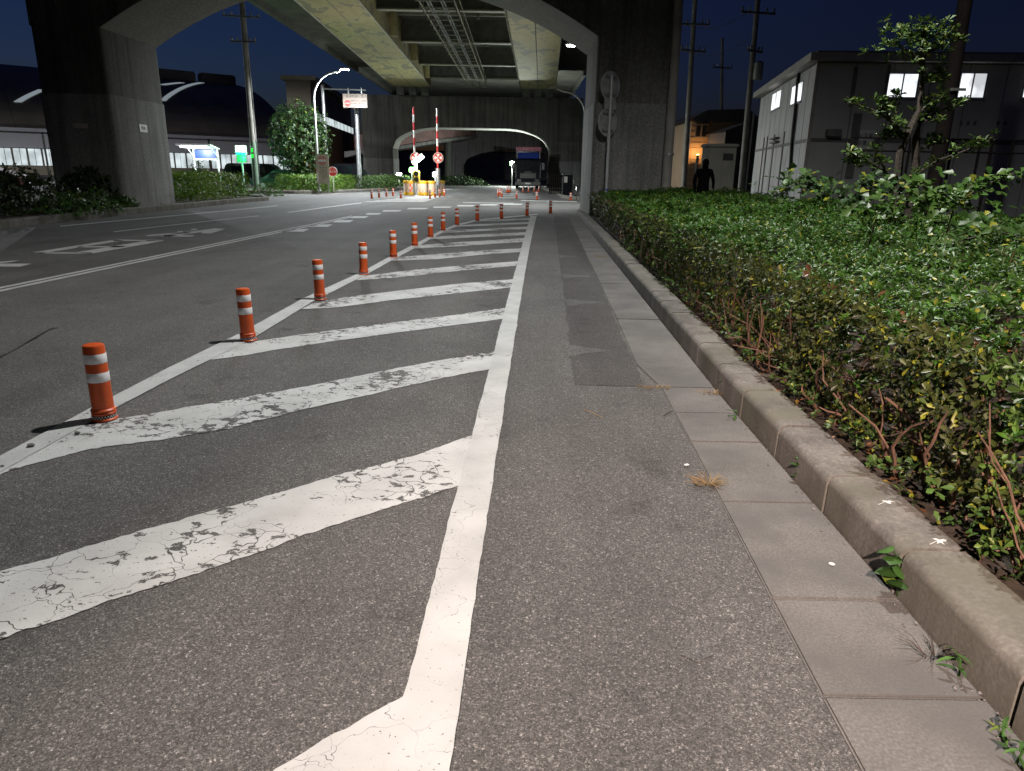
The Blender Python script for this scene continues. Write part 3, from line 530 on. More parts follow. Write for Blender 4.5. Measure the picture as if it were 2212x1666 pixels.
street_lamp("unlit street lamp with curved arm beyond the right pillar", (fb[0], 52, .15), fh, 0, LCOL, lit=False)
street_lamp("street lamp standing on the far kerb behind the camera", (-11.9, -10.5, .1), (-2.6, -9.8, 8.6), 25000, (1.0, 0.77, 0.67), cone=31, aim=(1.7, 0.9, 0))
def bracket_lamp(label, wall, head, power, col, cone=150):
    w = Vector(wall); h = Vector(head); root = empty("bracket_lamp", w, label, "lamp"); e = (h - w).normalized()
    MB().box(w, (.14, .26, .34)).build("mounting_plate", 'galv', root); MB().tube([w, h - e * .2], .035, 8).build("arm", 'galv', root, smooth=True)
    ang = math.atan2(e.y, e.x); MB().box(h + Vector((0, 0, .06)), (.55, .34, .10), rz=ang).build("lamp_head", 'grey', root, bevel=.03)
    MB().box(h + Vector((0, 0, -.02)), (.44, .27, .06), rz=ang).build("diffuser", 'lampglass', root, bevel=.02)
    light("lamp_light", h + Vector((0, 0, -.12)), power, col, root, .10, 'SPOT', (0, 0, 0), math.radians(cone), .25 if cone > 175 else .6); return root
h3 = A(1237, 98, 32.5); street_lamp("lit street lamp reaching out from behind the right pillar", (4.4, 32.5, .0), h3, 4200, (0.94, 0.98, 0.97), cone=150, aim=(-2.5, 34.5, 0))
g7 = gl(7.2, GR[1], GR[3]); bracket_lamp("lit lamp on a bracket under the right girder above the hatched lane", (g7 + .06, 7.2, GB + .35), (2.3, 7.2, 9.0), 4200, LCOL, 161)

# ================================================================== DELINEATOR POSTS
BH = 0.44
def make_post():
    root = empty("delineator_post", (0, 0, 0), "", "bollard")
    z = lambda f: f * BH
    MB().lathe([(.057, z(.13)), (.0568, z(.5)), (.056, z(.965)), (.053, z(.99)), (.044, z(1.0))], 24).build("pole", 'orange', root, smooth=True)
    for a, b in ((.76, .884), (.516, .64)): MB().lathe([(.0572, z(a)), (.0582, z(a) + .002), (.0582, z(b) - .002), (.0572, z(b))], 24, cap=False).build("reflective_band", 'band', root, smooth=True)
    MB().lathe([(.064, z(.075)), (.0655, z(.10)), (.061, z(.112)), (.0655, z(.122)), (.0655, z(.14)), (.058, z(.155))], 24).build("base_collar", 'orange', root, smooth=True)
    MB().lathe([(.0615, z(.022)), (.0625, z(.03)), (.0625, z(.07)), (.0615, z(.078))], 24).build("base_band", 'black', root, smooth=True)
    MB().lathe([(.069, 0), (.070, .006), (.064, .013)], 24).build("base_flange", 'orange', root, smooth=True)
    d = MB()
    dm = MB().box((0, 0, 0), (.005, .003, .005)).build("reflector_dot", 'band', root); me = dm.data; bpy.data.objects.remove(dm)
    for i in range(26):
        for j in range(2):
            a = 2 * math.pi * (i + .5 * j) / 26; inst("reflector_dot", me, root, Matrix.Translation((.0632 * math.cos(a), .0632 * math.sin(a), z(.038 + .022 * j))) @ Matrix.Rotation(a + math.pi / 2, 4, 'Z'))
    return root
def post_lod(root): # a far post without the tiny dots
    r = root.copy(); COL.objects.link(r)
    for ch in root.children:
        if ch.name.startswith("reflector_dot"): continue
        c = ch.copy(); COL.objects.link(c); c.parent = r
    return r
NEAR = [(227, 907), (537, 737), (692, 648), (786, 594), (850, 556.5), (896, 531.5), (930, 512.5), (957, 498.5), (987, 486.5), (1031, 477.5), (1083, 472.5), (1138, 466.5), (1189, 461.5)]
ORD = ["nearest", "second", "third", "fourth", "fifth", "sixth", "seventh", "eighth", "ninth", "tenth", "eleventh", "twelfth", "farthest"]
proto = make_post()
for i, p in enumerate(NEAR):
    o = proto if i == 0 else (copy_tree(proto) if i < 4 else post_lod(proto)); q = G(*p); o.location = (q[0], q[1], .008); o.rotation_euler = (random.uniform(-.03, .03), random.uniform(-.035, .03), random.uniform(0, 6))
    tag(o, f"{ORD[i]} orange post with two white bands along the hatched lane" if i else "nearest and largest orange post with two white bands, left foreground", "bollard", "orange posts along the hatched lane")
far1 = [(803, 429), (819, 427), (835, 425), (849, 424), (866, 429), (929, 429.5), (940, 427), (950, 425.5), (960, 424)]
L1 = ["leftmost of five far posts left of the yellow drums", "second of five far posts left of the yellow drums", "third of five far posts left of the yellow drums", "fourth of five far posts left of the yellow drums", "far post just left of the leftmost yellow drum",
      "far post in front of the third yellow drum", "far post between the third drum and the right boom", "far post right of the right boom, before the last drum", "rightmost far post beside the last yellow drum"]
far2 = [(1076, 424), (1080, 423), (1084, 426.5), (1095, 417), (1098.5, 416.3), (1102, 416), (1116, 429), (1130, 416), (1142, 415.3), (1154, 414.7), (1164, 414.2), (1159.6, 432), (1232.6, 434)]
for i, p in enumerate(far1 + far2):
    o = post_lod(proto); q = G(*p); o.location = (q[0], q[1], .006); o.rotation_euler = (0, 0, random.uniform(0, 6))
    lab = L1[i] if i < 9 else ["leftmost post of the cluster before the truck", "second post of the left cluster before the truck", "nearest post of the left cluster before the truck", "left post of the far trio beside the truck", "middle post of the far trio beside the truck", "right post of the far trio beside the truck",
          "post standing alone on the far stripes before the truck", "leftmost of four posts in front of the truck bumper", "second of four posts in front of the truck bumper", "third of four posts in front of the truck bumper", "rightmost of four posts near the truck bumper", "nearer post in line with the truck's right side", "lone post by the far kerb left of the right pillar"][i - 9]
    tag(o, lab, "bollard", "far orange posts")

# ================================================================== DRUMS, BOOMS, SIGNAL
def drum(label, px, py, w=.62, h=.86):
    q = G(px, py); root = empty("impact_drum", q, label, "drum", "yellow drums at the road fork"); r = w / 2
    MB().lathe([(r * .93, 0), (r, .02), (r, .16), (r * .96, .2)], 24, q).build("base", 'yellow', root, smooth=True)
    MB().lathe([(r * .955, .19), (r * .955, .70)], 24, q, cap=False).build("body", 'ltgrey', root, smooth=True)
    MB().lathe([(r * .96, .69), (r, .71), (r, .84), (r * .97, h), (0.02, h)], 24, q).build("lid", 'yellow', root, smooth=True)
    for i in range(6):
        for j in range(3):
            if (i + j) % 2: continue
            a0 = -math.pi / 2 + (i - 3) * .36; vs = []
            for k in range(4):
                a = a0 + .36 * k / 3
                for zz_ in (.205 + j * .16, .205 + (j + 1) * .16): vs.append((q[0] + (r * .962) * math.cos(a), q[1] + (r * .962) * math.sin(a), zz_))
            MB().add(vs, [(0, 2, 3, 1), (2, 4, 5, 3), (4, 6, 7, 5)]).build("reflective_square", 'redsheet' if (label.startswith('left') and i > 3) else 'peach', root)
    MB().box((q[0], q[1] - r * .3, h + .008), (.12, .03, .02)).build("lid_handle", 'black', root)
for lab, x, y in (("leftmost yellow drum with peach and red squares", 883, 422), ("second yellow drum, partly behind the signal pole", 913, 423), ("third yellow drum, partly behind the far post", 931, 422.8), ("rightmost yellow drum behind the right boom post", 951, 421)): drum(lab, x, y)
def no_stopping(root, c, r):
    MB().lathe([(r, -.012), (r, .012)], 32, c, 'Y').build("sign_disc", 'signred', root, smooth=True)
    for k in range(4): # four pale sectors between a red cross
        a0 = math.pi / 4 + math.pi / 2 * k + .30; a1 = math.pi / 4 + math.pi / 2 * (k + 1) - .30; am = (a0 + a1) / 2
        pts = [(c[0] + .20 * r * math.cos(am), c[2] + .20 * r * math.sin(am))] + [(c[0] + .72 * r * math.cos(a0 + (a1 - a0) * i / 6), c[2] + .72 * r * math.sin(a0 + (a1 - a0) * i / 6)) for i in range(7)]
        MB().prism(pts, c[1] - .022, c[1] - .014, 'Y').build("sign_sector", 'white', root)
    MB().lathe([(r * 1.0, -.018), (r * 1.0, -.013), (r * .93, -.013), (r * .93, -.018)], 32, c, 'Y', cap=False).build("sign_rim", 'white', root)
for lab, x, side in (("left upright red and white boom with round red cross sign", 897.5, -1), ("right upright red and white boom with round red cross sign", 946.5, 1)):
    q = G(x, 422); root = empty("boom_barrier", q, lab, "barrier", "raised booms at the road fork"); top = 5.05; z0 = 1.6
    MB().lathe([(.13, 0), (.13, z0)], 14, q).build("post", 'galv', root, smooth=True)
    zs = np.arange(z0, top, .43)
    for i, z in enumerate(zs): MB().lathe([(.055, z), (.055, min(z + .43, top))], 12, q).build("boom_section", 'signred' if (i + (side > 0)) % 2 else 'white', root, smooth=True)
    sc = A(x, 341, q[1] - .12); no_stopping(root, sc, .31); MB().box((q[0], q[1] - .08, sc[2]), (.08, .12, .12)).build("sign_clamp", 'galv', root)
q = G(901, 424); sp = empty("signal_pole", q, "white pole with yellow two-lens signal and solar lamp panel", "signal")
MB().lathe([(.055, 0), (.055, 2.25)], 12, q).build("pole", 'white', sp, smooth=True); MB().lathe([(.16, 0), (.16, .02), (.1, .05)], 14, q).build("base_plate", 'white', sp)
s0 = A(900, 395.5, q[1] - .12); s1 = A(900, 369, q[1] - .12); bx = MB().span((s0[0] - .2, s0[1] - .1, s0[2]), (s0[0] + .2, s0[1] + .06, s1[2])).build("signal_box", 'sigyellow', sp, bevel=.02)
for f in (.27, .75):
    z = s0[2] + (s1[2] - s0[2]) * f; MB().lathe([(.14, -.11), (.145, -.13), (.12, -.135)], 20, (s0[0], s0[1], z), 'Y').build("lens", 'lens', bx, smooth=True); MB().lathe([(.15, -.1), (.16, -.19), (.15, -.19), (.14, -.1)], 20, (s0[0], s0[1], z), 'Y', cap=False).build("visor", 'sigyellow', bx, smooth=True)
c = A(903.5, 345, q[1]); R = Matrix.Rotation(math.radians(-38), 3, 'Y') @ Matrix.Rotation(math.radians(-12), 3, 'X')
MB().box(c, (.78, .5, .06), rot=R).build("lamp_head", 'white', sp, bevel=.02); MB().box(Vector(c) + R @ Vector((0, -.0, -.04)), (.70, .42, .03), rot=R).build("lamp_panel", 'floodglass', sp)
MB().box(Vector(c) + R @ Vector((0, -.26, 0)), (.74, .03, .10), rot=R).build("lamp_rim", 'floodglass', sp); MB().box((q[0], q[1], 2.3), (.1, .1, .25)).build("bracket", 'white', sp)
light("lamp_light", Vector(c) + Vector((.1, -.3, -.35)), 330, (1, .95, .82), sp, .1)
# three small floodlights standing beyond the drums
for lab, x, y, mat, pw, cc in (("small white floodlight left of the leftmost drum", 862, 379, 'floodglass', 330, (1, 1, 1)), ("small greenish floodlight just above the left drum", 889.5, 367, 'greenlamp', 250, (.6, 1, .6)), ("small white floodlight beside the right boom", 940, 377, 'floodglass', 330, (.9, .95, 1)), ("tiny greenish white light left of the truck cab", 1106.5, 353, 'greenlamp', 3600, (.9, 1, .94))):
    Yd = 62 if x < 1000 else 80; c = A(x, y, Yd); root = empty("floodlight", (c[0], c[1], 0), lab, "lamp", "small floodlights beyond the fork")
    MB().lathe([(.05, 0), (.05, c[2] - .1)], 8, (c[0], c[1], 0)).build("post", 'steel', root, smooth=True); MB().box((c[0], c[1] + .08, c[2]), (.46, .16, .42)).build("housing", 'steel', root, bevel=.03)
    MB().box((c[0], c[1] - .01, c[2]), (.40, .05, .36)).build("lens", mat, root, bevel=.04)
    light("lamp_light", (c[0], c[1] - .3, c[2]), pw, cc, root, .15)

# ================================================================== SIGNS ON THE LEFT
a = A(697, 192, 52.4); b2 = A(790, 195, 52.4); root = empty("overhead_sign_pole", (a[0], 52.4, .12), "grey pole with long horizontal arm above the no entry board", "pole")
MB().tube([(a[0], 52.4, .12), (a[0], 52.4, a[2] + .25)], [.13, .10], 12).build("pole", 'galv', root, smooth=True); MB().tube([(a[0], 52.4, a[2]), (b2[0], 52.4, b2[2])], .06, 10).build("arm", 'galv', root, smooth=True)
MB().lathe([(.12, a[2] + .25), (.02, a[2] + .32)], 12, (a[0], 52.4, 0)).build("cap", 'galv', root)
p0 = A(741, 233, 52.0); p1 = A(793, 203, 52.0); cx = (p0[0] + p1[0]) / 2; wd = p1[0] - p0[0]; hd = p1[2] - p0[2]
root = empty("hanging_sign_board", (cx, 52.0, p0[2]), "white hanging board with red no entry mark and black Japanese text", "sign")
bd = MB().span((p0[0], 52.0, p0[2]), (p1[0], 52.04, p1[2])).build("board", 'beige', root, bevel=.02)
for x in (cx - .45, cx + .45): MB().span((x - .025, 52.05, p1[2] - .3), (x + .025, 52.34, p1[2] + .38)).build("hanger", 'galv', root)
MB().lathe([(.21, -.006), (.21, .006)], 24, (p0[0] + .33, 51.992, p0[2] + .29), 'Y').build("no_entry_disc", 'signred', root); MB().span((p0[0] + .16, 51.98, p0[2] + .25), (p0[0] + .50, 51.984, p0[2] + .335)).build("no_entry_bar", 'beige', root)
text("一般車両進入禁止", .205, 'ink', root, (cx, 51.99, p1[2] - .18), (1, 0, 0), (0, 0, 1)); text("工事車両出入口につき関係車両", .092, 'ink', root, (cx + .25, 51.99, p0[2] + .45), (1, 0, 0), (0, 0, 1)); text("以外の進入を禁じます", .092, 'ink', root, (cx + .18, 51.99, p0[2] + .30), (1, 0, 0), (0, 0, 1))
MB().span((cx + .05, 51.986, p0[2] + .05), (cx + .62, 51.992, p0[2] + .11)).build("grey_tape", 'ltgrey', root)
t0 = A(770, 236, 53.4); root = empty("steel_post", (t0[0], 53.4, .12), "thick grey post standing behind the hanging sign board", "post"); MB().tube([(t0[0], 53.4, .12), (t0[0], 53.4, 6.2)], [.15, .13], 12).build("shaft", 'galv', root, smooth=True); MB().lathe([(.14, 6.2), (.03, 6.27)], 12, (t0[0], 53.4, 0)).build("cap", 'galv', root)
p0 = A(684, 383, 43.9); p1 = A(709, 334, 43.9); cx = (p0[0] + p1[0]) / 2
root = empty("no_entry_board", (cx, 43.9, .12), "tall faded board with no entry disc and vertical text", "sign")
MB().span((p0[0], 43.9, p0[2] - .35), (p1[0], 43.93, p1[2])).build("board", 'board', root)
for x in (p0[0] + .1, p1[0] - .1): MB().span((x - .03, 43.94, .12), (x + .03, 43.98, p1[2] + .06)).build("post", 'galv', root)
w = p1[0] - p0[0]; zc = p1[2] - .35
MB().lathe([(.27, -.005), (.27, .005)], 28, (cx, 43.892, zc), 'Y').build("no_entry_disc", 'fadedred', root); MB().span((cx - .24, 43.882, zc - .065), (cx + .24, 43.885, zc + .065)).build("no_entry_bar", 'palepole', root)
MB().span((p0[0] + .04, 43.885, p0[2] - .3), (p0[0] + .1, 43.895, p0[2] + .28)).build("white_strip", 'white', root)
for k, col in enumerate(("関係者以外", "車両進入禁止", "進入禁止")):
    for j, ch in enumerate(col): text(ch, .105, 'ink', root, (cx + .2 - .17 * k, 43.89, zc - .40 - .125 * j), (1, 0, 0), (0, 0, 1))
sc = A(718.5, 371, 44.6); root = empty("hydrant_sign", (sc[0], 44.6, .12), "round red fire hydrant sign with white rim and lettering", "sign")
MB().lathe([(.29, -.012), (.29, .012)], 32, sc, 'Y').build("rim", 'white', root); MB().lathe([(.255, -.02), (.255, -.0)], 32, sc, 'Y').build("disc", 'signred', root); MB().tube([(sc[0], 44.63, .12), (sc[0], 44.63, sc[2])], .03, 8).build("post", 'white', root, smooth=True)
text("消火栓", .15, 'white', root, (sc[0], 44.575, sc[2] - .01), (1, 0, 0), (0, 0, 1)); text("FIRE HYDRANT", .045, 'white', root, (sc[0], 44.575, sc[2] + .15), (1, 0, 0), (0, 0, 1))
# ================================================================== SIGN POST BY THE RIGHT PILLAR (seen from behind)
Ys = 22.6; sb = A(1307, 463, Ys); sb[2] = .14; root = empty("road_sign", sb, "pale post with two round signs seen from behind", "sign")
tp = A(1322, 163, Ys); MB().tube([sb, tp], .045, 12).build("post", 'palepole', root, smooth=True)
rotd = math.radians(40)
def disc_back(c, r):
    m = MB().lathe([(r, -.008), (r, .008)], 36, (0, 0, 0), 'Y'); Rm = Matrix.Rotation(rotd, 4, 'Z')
    m.v = [tuple(Vector(c) + (Rm @ Vector(v))) for v in m.v]; d = m.build("sign_disc", 'signback', root, smooth=True)
    m = MB().lathe([(r, -.012), (r, -.02), (r * .95, -.02), (r * .95, -.012)], 36, (0, 0, 0), 'Y', cap=False); m.v = [tuple(Vector(c) + (Rm @ Vector(v))) for v in m.v]; m.build("disc_rim", 'palepole', d)
    for dz in (-.6, .6):
        m = MB().box((0, -.04, dz * r), (r * 1.1, .03, .07)); m.v = [tuple(Vector(c) + (Rm @ Vector(v))) for v in m.v]; m.build("clamp_rail", 'galv', d)
for py in (186, 264):
    c = A(1318 if py < 200 else 1312, py, Ys + .12); disc_back(c, .41)
c = A(1318, 225, Ys + .1); m = MB().box((0, 0, 0), (.5, .015, .30)); Rm = Matrix.Rotation(rotd, 4, 'Z'); m.v = [tuple(Vector(c) + (Rm @ Vector(v))) for v in m.v]; m.build("auxiliary_plate", 'signback', root)
z = G(1307, 430, .14); MB().lathe([(.047, .93), (.047, .98)], 12, (sb[0] + .0, sb[1], 0)).build("blue_tape", 'signblue', root)
# small parking signs far right
c = A(1452, 306, 60); root = empty("parking_sign", (c[0], 60, 0), "thin post with red ringed round signs right of the grey pole", "sign")
MB().tube([(c[0], 60, 0), (c[0], 60, c[2] + .4)], .035, 8).build("post", 'palepole', root)
for py, inner in ((304, 'white'), (331, 'signblue')):
    c = A(1452, py, 59.9); MB().lathe([(.33, -.01), (.33, .01)], 24, c, 'Y').build("red_ring", 'signred', root); MB().lathe([(.24, -.02), (.24, .0)], 24, c, 'Y').build("inner_disc", inner, root)
c = A(1453, 317.5, 59.9); MB().box(c, (.3, .02, .2)).build("auxiliary_plate", 'white', root)

# ================================================================== UTILITY POLES
def upole(label, base, top, r0, r1, mat, arms=(), name="utility_pole", extras=True):
    b = Vector(base); t = Vector(top); root = empty(name, b, label, "utility pole")
    MB().tube([b, (b + t) / 2, t], [r0, (r0 + r1) / 2, r1], 14).build("pole", mat, root, smooth=True)
    for (z, half, ang) in arms:
        p = b + (t - b) * ((z - b.z) / (t.z - b.z)); e = Vector((math.cos(ang), math.sin(ang), 0))
        ar = MB().box(p - Vector((0, r0 + .06, 0)), (half * 2, .09, .09), rz=ang).build("crossarm", 'steel', root)
        for s in (-.92, -.5, .5, .92):
            c = p - Vector((0, r0 + .06, 0)) + e * (half * s); MB().lathe([(.03, .04), (.06, .1), (.04, .14), (.06, .18), (.03, .24)], 8, c).build("insulator", 'grey', ar, smooth=True)
    if extras:
        for k in range(4): 
            z = b.z + 1.8 + k * .9; p = b + (t - b) * ((z - b.z) / (t.z - b.z)); MB().tube([p + Vector((-.0, -r0, 0)), p + Vector((.14 * (-1) ** k, -r0 - .06, 0))], .012, 5).build("step_bolt", 'galv', root)
    return root
Yp = 46.5; pb = A(553, 375, Yp); ptp = A(525, 0, Yp)
pole = upole("tall utility pole with crossarms behind the bus stop hedge", (pb[0], Yp, 0), (ptp[0] - .08, Yp, 12.8), .22, .15, 'concpole', ((A(530, 38, Yp)[2], 1.05, .25), (A(533, 92, Yp)[2], .75, .0)))
MB().tube([(pb[0] + .25, Yp - .1, .0), (pb[0] + .26, Yp - .1, 3.5), (pb[0] + .2, Yp - .1, 6.2), (pb[0] + .12, Yp - .1, 8)], .025, 6).build("riser_cable", 'black', pole)
MB().tube([(pb[0] + .005, Yp, .2), (pb[0] + .005, Yp, 3.0)], .225, 14).build("green_glow_skin", 'greenglow', pole, smooth=True)  # added green skin: the display's glow painted on the lower pole
for dz in (2.15, 2.5): MB().box((pb[0] - .05, Yp - .235, dz), (.09, .02, .22)).build("glowing_plate", 'greenled', pole)  # plates glow green by emission, though they are no lamps
pb = A(1440, 390, 22.7); pt_ = A(1468, 0, 22.7)
rootp = upole("smooth grey tapered pole at the right edge of the right pillar", (pb[0], 22.7, .14), (pt_[0] - .02, 22.7, 8.3), .155, .12, 'concpole', (), "lighting_pole", extras=False)
MB().lathe([(.165, 2.0), (.165, 2.06)], 14, (pb[0], 22.7, 0)).build("steel_band", 'galv', rootp, smooth=True)
for lab, bx_, tx_, Yv, hh, arms in (("utility pole with crossarm just right of the grey pole", 1480, 1500, 42, 12, ((9.2, .8, 0), (7.9, .8, .4))), ("slim distant utility pole above the orange lit house", 1560, 1568, 62, 12, ((9.8, .9, .3),)), ("utility pole with transformer left of the prefabricated building", 1604, 1636, 38, 11.5, ((9.0, .9, .2), (7.3, .5, .5)))):
    b = A(bx_, 380, Yv); t = A(tx_, 0, Yv); r = upole(lab, (b[0], Yv, 0), (t[0], Yv, hh), .17, .11, 'concpole', arms)
    if "transformer" in lab:
        MB().lathe([(.2, 6.0), (.22, 6.05), (.22, 6.75), (.1, 6.85)], 14, (b[0] + .1, Yv - .4, 0)).build("transformer", 'grey', r, smooth=True)
        MB().tube([(b[0] + .2, Yv - .12, 0), (b[0] + .2, Yv - .12, 4.5)], .05, 8).build("conduit", 'galv', r, smooth=True)
b = A(2022, 385, 15); t = A(2085, 0, 15); upole("dark thick wooden pole standing behind the small tree", (b[0], 15, 0), (t[0] - .02, 15, 6.6), .15, .12, 'darkpole', (), "wooden_pole", extras=False)
MB().box((b[0], 14.8, 3.1), (.3, .02, .05)).build("steel_band", 'steel', bpy.data.objects["wooden_pole"])
# overhead wires between the right-hand poles
for k, (x0, x1, z0) in enumerate(((5.9, 11.6, 9.3), (5.6, 11.4, 8.0))):
    p0 = Vector((A(1497, 30, 42)[0] - .6, 42, z0)); p1 = Vector((A(1636, 0, 38)[0] - .3, 38, z0 - .2)); root = MB().tube([p0.lerp(p1, t) - Vector((0, 0, .5 * math.sin(math.pi * t))) for t in np.linspace(0, 1, 9)], .014, 5).build("overhead_wire", 'black')
    tag(root, ("upper" if k == 0 else "lower") + " black wire between the two right utility poles", "wire", "overhead wires")

# ================================================================== PREFABRICATED BUILDING (right)
Yc = 25.0; C0 = A(1770, 125, Yc); EX = A(2330, 118, Yc - .35); C1 = A(1648, 185, 36.0)
o0 = Vector((C0[0], Yc, 0)); u = Vector((EX[0] - C0[0], EX[1] - Yc, 0)).normalized(); v = Vector((C1[0] - C0[0], C1[1] - Yc, 0)).normalized(); LU, LV, HB = 13.0, 11.2, C0[2] - .1
pf = empty("prefab_building", o0, "two storey prefabricated site office with lit upper windows", "building")
def P(a, b, z): return o0 + u * a + v * b + Vector((0, 0, z))
def obox(a0, a1, b0, b1, z0, z1): # box in the building's own (oblique) frame
    return MB().add([P(a0, b0, z0), P(a1, b0, z0), P(a1, b1, z0), P(a0, b1, z0), P(a0, b0, z1), P(a1, b0, z1), P(a1, b1, z1), P(a0, b1, z1)], [(0, 3, 2, 1), (4, 5, 6, 7), (0, 1, 5, 4), (1, 2, 6, 5), (2, 3, 7, 6), (3, 0, 4, 7)])
obox(.03, LU, .03, LV, 0, HB).build("core_wall", 'prefabtrim', pf)
def fpix(x0, y0, x1, y1): # a front-wall rectangle from pixels
    def s(x, y):
        d = ray(x, y); n = Vector((u.y, -u.x, 0)); t = (o0 - Vector((0, 0, CAM_H))).dot(n) / Vector(d).dot(n); q = Vector((0, 0, CAM_H)) + Vector(d) * t; return (q - o0).dot(u), q.z
    a, zb = s(x0, y1); b, zt = s(x1, y0); return a, b, zb, zt
def lpix(x0, y0, x1, y1):
    def s(x, y):
        d = ray(x, y); n = Vector((v.y, -v.x, 0)); t = (o0 - Vector((0, 0, CAM_H))).dot(n) / Vector(d).dot(n); q = Vector((0, 0, CAM_H)) + Vector(d) * t; return (q - o0).dot(v), q.z
    a, z0 = s(x0, y1); b, z1 = s(x1, y0); return min(a, b), max(a, b), z0, z1
zm = HB * .52
for st, (z0, z1) in enumerate(((.25, zm - .06), (zm + .06, HB - .05))):
    a = .06
    while a < LU - .2: obox(a, min(a + 1.17, LU), -.012, .03, z0, z1).build("wall_panel", 'prefab', pf); a += 1.2
    b = .06
    while b < LV - .2: obox(-.012, .03, b, min(b + 1.06, LV), z0, z1).build("wall_panel", 'prefab', pf); b += 1.12
obox(-.03, LU, -.03, .0, zm - .05, zm + .05).build("floor_band", 'prefabtrim', pf); obox(-.03, .0, 0, LV, zm - .05, zm + .05).build("floor_band", 'prefabtrim', pf)
obox(-.35, LU + .3, -.35, LV + .3, HB - .02, HB + .22).build("roof_fascia", 'prefabroof', pf); obox(-.1, LU, -.1, LV, HB + .22, HB + .30).build("roof", 'prefabtrim', pf); obox(-.06, .06, -.06, .06, 0, HB - .03).build("corner_post", 'prefabroof', pf); obox(0, LU, -.02, LV, 0, .24).build("plinth", 'jacket', pf)
def window(rect, side, n=2):
    a, b, z0, z1 = rect; F = (lambda p, q, d0, d1, r, s: obox(p, q, d0, d1, r, s)) if side == 'f' else (lambda p, q, d0, d1, r, s: obox(d0, d1, p, q, r, s))
    w = F(a, b, -.03, .02, z0, z1).build("window", 'galv', pf)
    for k in range(n):
        p0 = a + (b - a) * k / n + .03; p1 = a + (b - a) * (k + 1) / n - .03; F(p0, p1, -.045, -.031, z0 + .04, z1 - .04).build("pane", 'winlit', w)
    F(a - .04, b + .04, -.055, -.0, z0 - .05, z0 - .005).build("sill", 'galv', w)
    F((a + b) / 2 - .012, (a + b) / 2 + .012, -.06, -.046, z0 + .02, z1 - .02).build("mullion", 'prefabtrim', w)
    return w
for r in ((1912, 158, 1986, 212), (2066, 157, 2134, 213), (2206, 155, 2276, 213)): window(fpix(*r), 'f')
for r in ((1667, 192, 1690, 241), (1709, 174, 1737, 229)): window(lpix(*r), 'l')
a, b, z0, z1 = fpix(1834, 281, 1890, 322); nb = obox(a, b, -.05, -.02, z0, z1).build("notice_board", 'white', pf)
c = P((a + b) / 2, -.056, (z0 + z1) / 2); text("足元注意", .17, 'ink', pf, c + Vector((0, 0, .1)), u, (0, 0, 1), "notice_lettering"); text("安全第一", .17, 'ink', pf, c - Vector((0, 0, .12)), u, (0, 0, 1), "notice_lettering")
a, b, z0, z1 = fpix(1762, 283, 1790, 295); obox(a + .3, a + .75, -.35, -.012, z0, z0 + .22).build("wall_vent", 'prefabtrim', pf)
for x in (2075, 2090, 2105, 2155, 2170):
    a, b, z0, z1 = fpix(x - 3, 262, x + 3, 270); obox(a, b, -.06, -.012, z0, z1).build("pipe_vent", 'prefabtrim', pf)
for x, y0, y1 in ((1843, 145, 230), (1843, 245, 385), (1916, 140, 205)):
    a, b, z0, z1 = fpix(x - 2, y0, x + 2, y1); obox(a, b, -.07, -.012, max(z0, .1), z1).build("downpipe", 'prefabtrim', pf)
pp = [lpix(x, y, x + .1, y + .1) for x, y in ((1738, 145), (1731, 150), (1727, 180), (1722, 240), (1715, 300), (1711, 370))]
MB().tube([P(-.07, q[0], max(.1, q[2])) for q in pp], .06, 8).build("cable_duct", 'black', pf, smooth=True)
# pale battens on the lower gable
for x in (1657, 1664, 1679, 1700, 1721):
    q = lpix(x, 245, x + 2, 250); obox(-.045, -.013, q[0], q[0] + .16, .25, HB * .62).build("batten", 'prefabtrim', pf)
for y in (300, 308):
    q = lpix(1672, y, 1684, y + 3); obox(-.2, -.012, q[0], q[1], q[2], q[2] + .07).build("handrail_stub", 'prefabtrim', pf)
# ---------------------------------------------------------------- cabinet, wire fence
a = A(1530, 330, 23.5); b = A(1592, 322, 23.5); cb = empty("electrical_cabinet", ((a[0] + b[0]) / 2, 23.9, 0), "grey green steel switch cabinet beyond the hedge", "cabinet")
MB().span((a[0], 23.5, .2), (b[0], 24.3, b[2] + .05)).build("body", 'cabinet', cb, bevel=.02); MB().span((a[0] - .04, 23.44, b[2] + .05), (b[0] + .04, 24.36, b[2] + .15)).build("cap", 'cabinet', cb, bevel=.02); MB().span((a[0] + .05, 23.6, 0), (b[0] - .05, 24.2, .2)).build("plinth", 'jacket', cb)
for k in range(2):
    x0 = a[0] + .03 + k * (b[0] - a[0]) / 2; x1 = x0 + (b[0] - a[0]) / 2 - .06; d = MB().span((x0, 23.475, .26), (x1, 23.497, b[2])).build("door", 'cabinet', cb); MB().span((x0 + (.03 if k else x1 - x0 - .07), 23.45, 1.05), (x0 + (.07 if k else x1 - x0 - .03), 23.474, 1.2)).build("handle", 'galv', d)
MB().span((b[0] - .42, 23.465, b[2] - .35), (b[0] - .1, 23.474, b[2] - .14)).build("warning_plate", 'black', cb)
fn = empty("wire_fence", (A(2060, 400, 17)[0], 17, 0), "dark wire fence posts and rails in front of the right building", "fence")
fx = [A(x, 350, 17)[0] for x in (1890, 1960, 2050, 2110, 2135, 2180, 2250)]
for k, x in enumerate(fx): MB().tube([(x, 17, 0), (x, 17, A(2100, 300, 17)[2])], .03, 8).build("fence_post", 'darkpole', fn)
for z in (A(2100, 302, 17)[2], A(2100, 330, 17)[2], .5): MB().tube([(fx[0] - .6, 16.97, z), (fx[-1] + .5, 16.97, z)], .018, 6).build("rail", 'darkpole', fn)
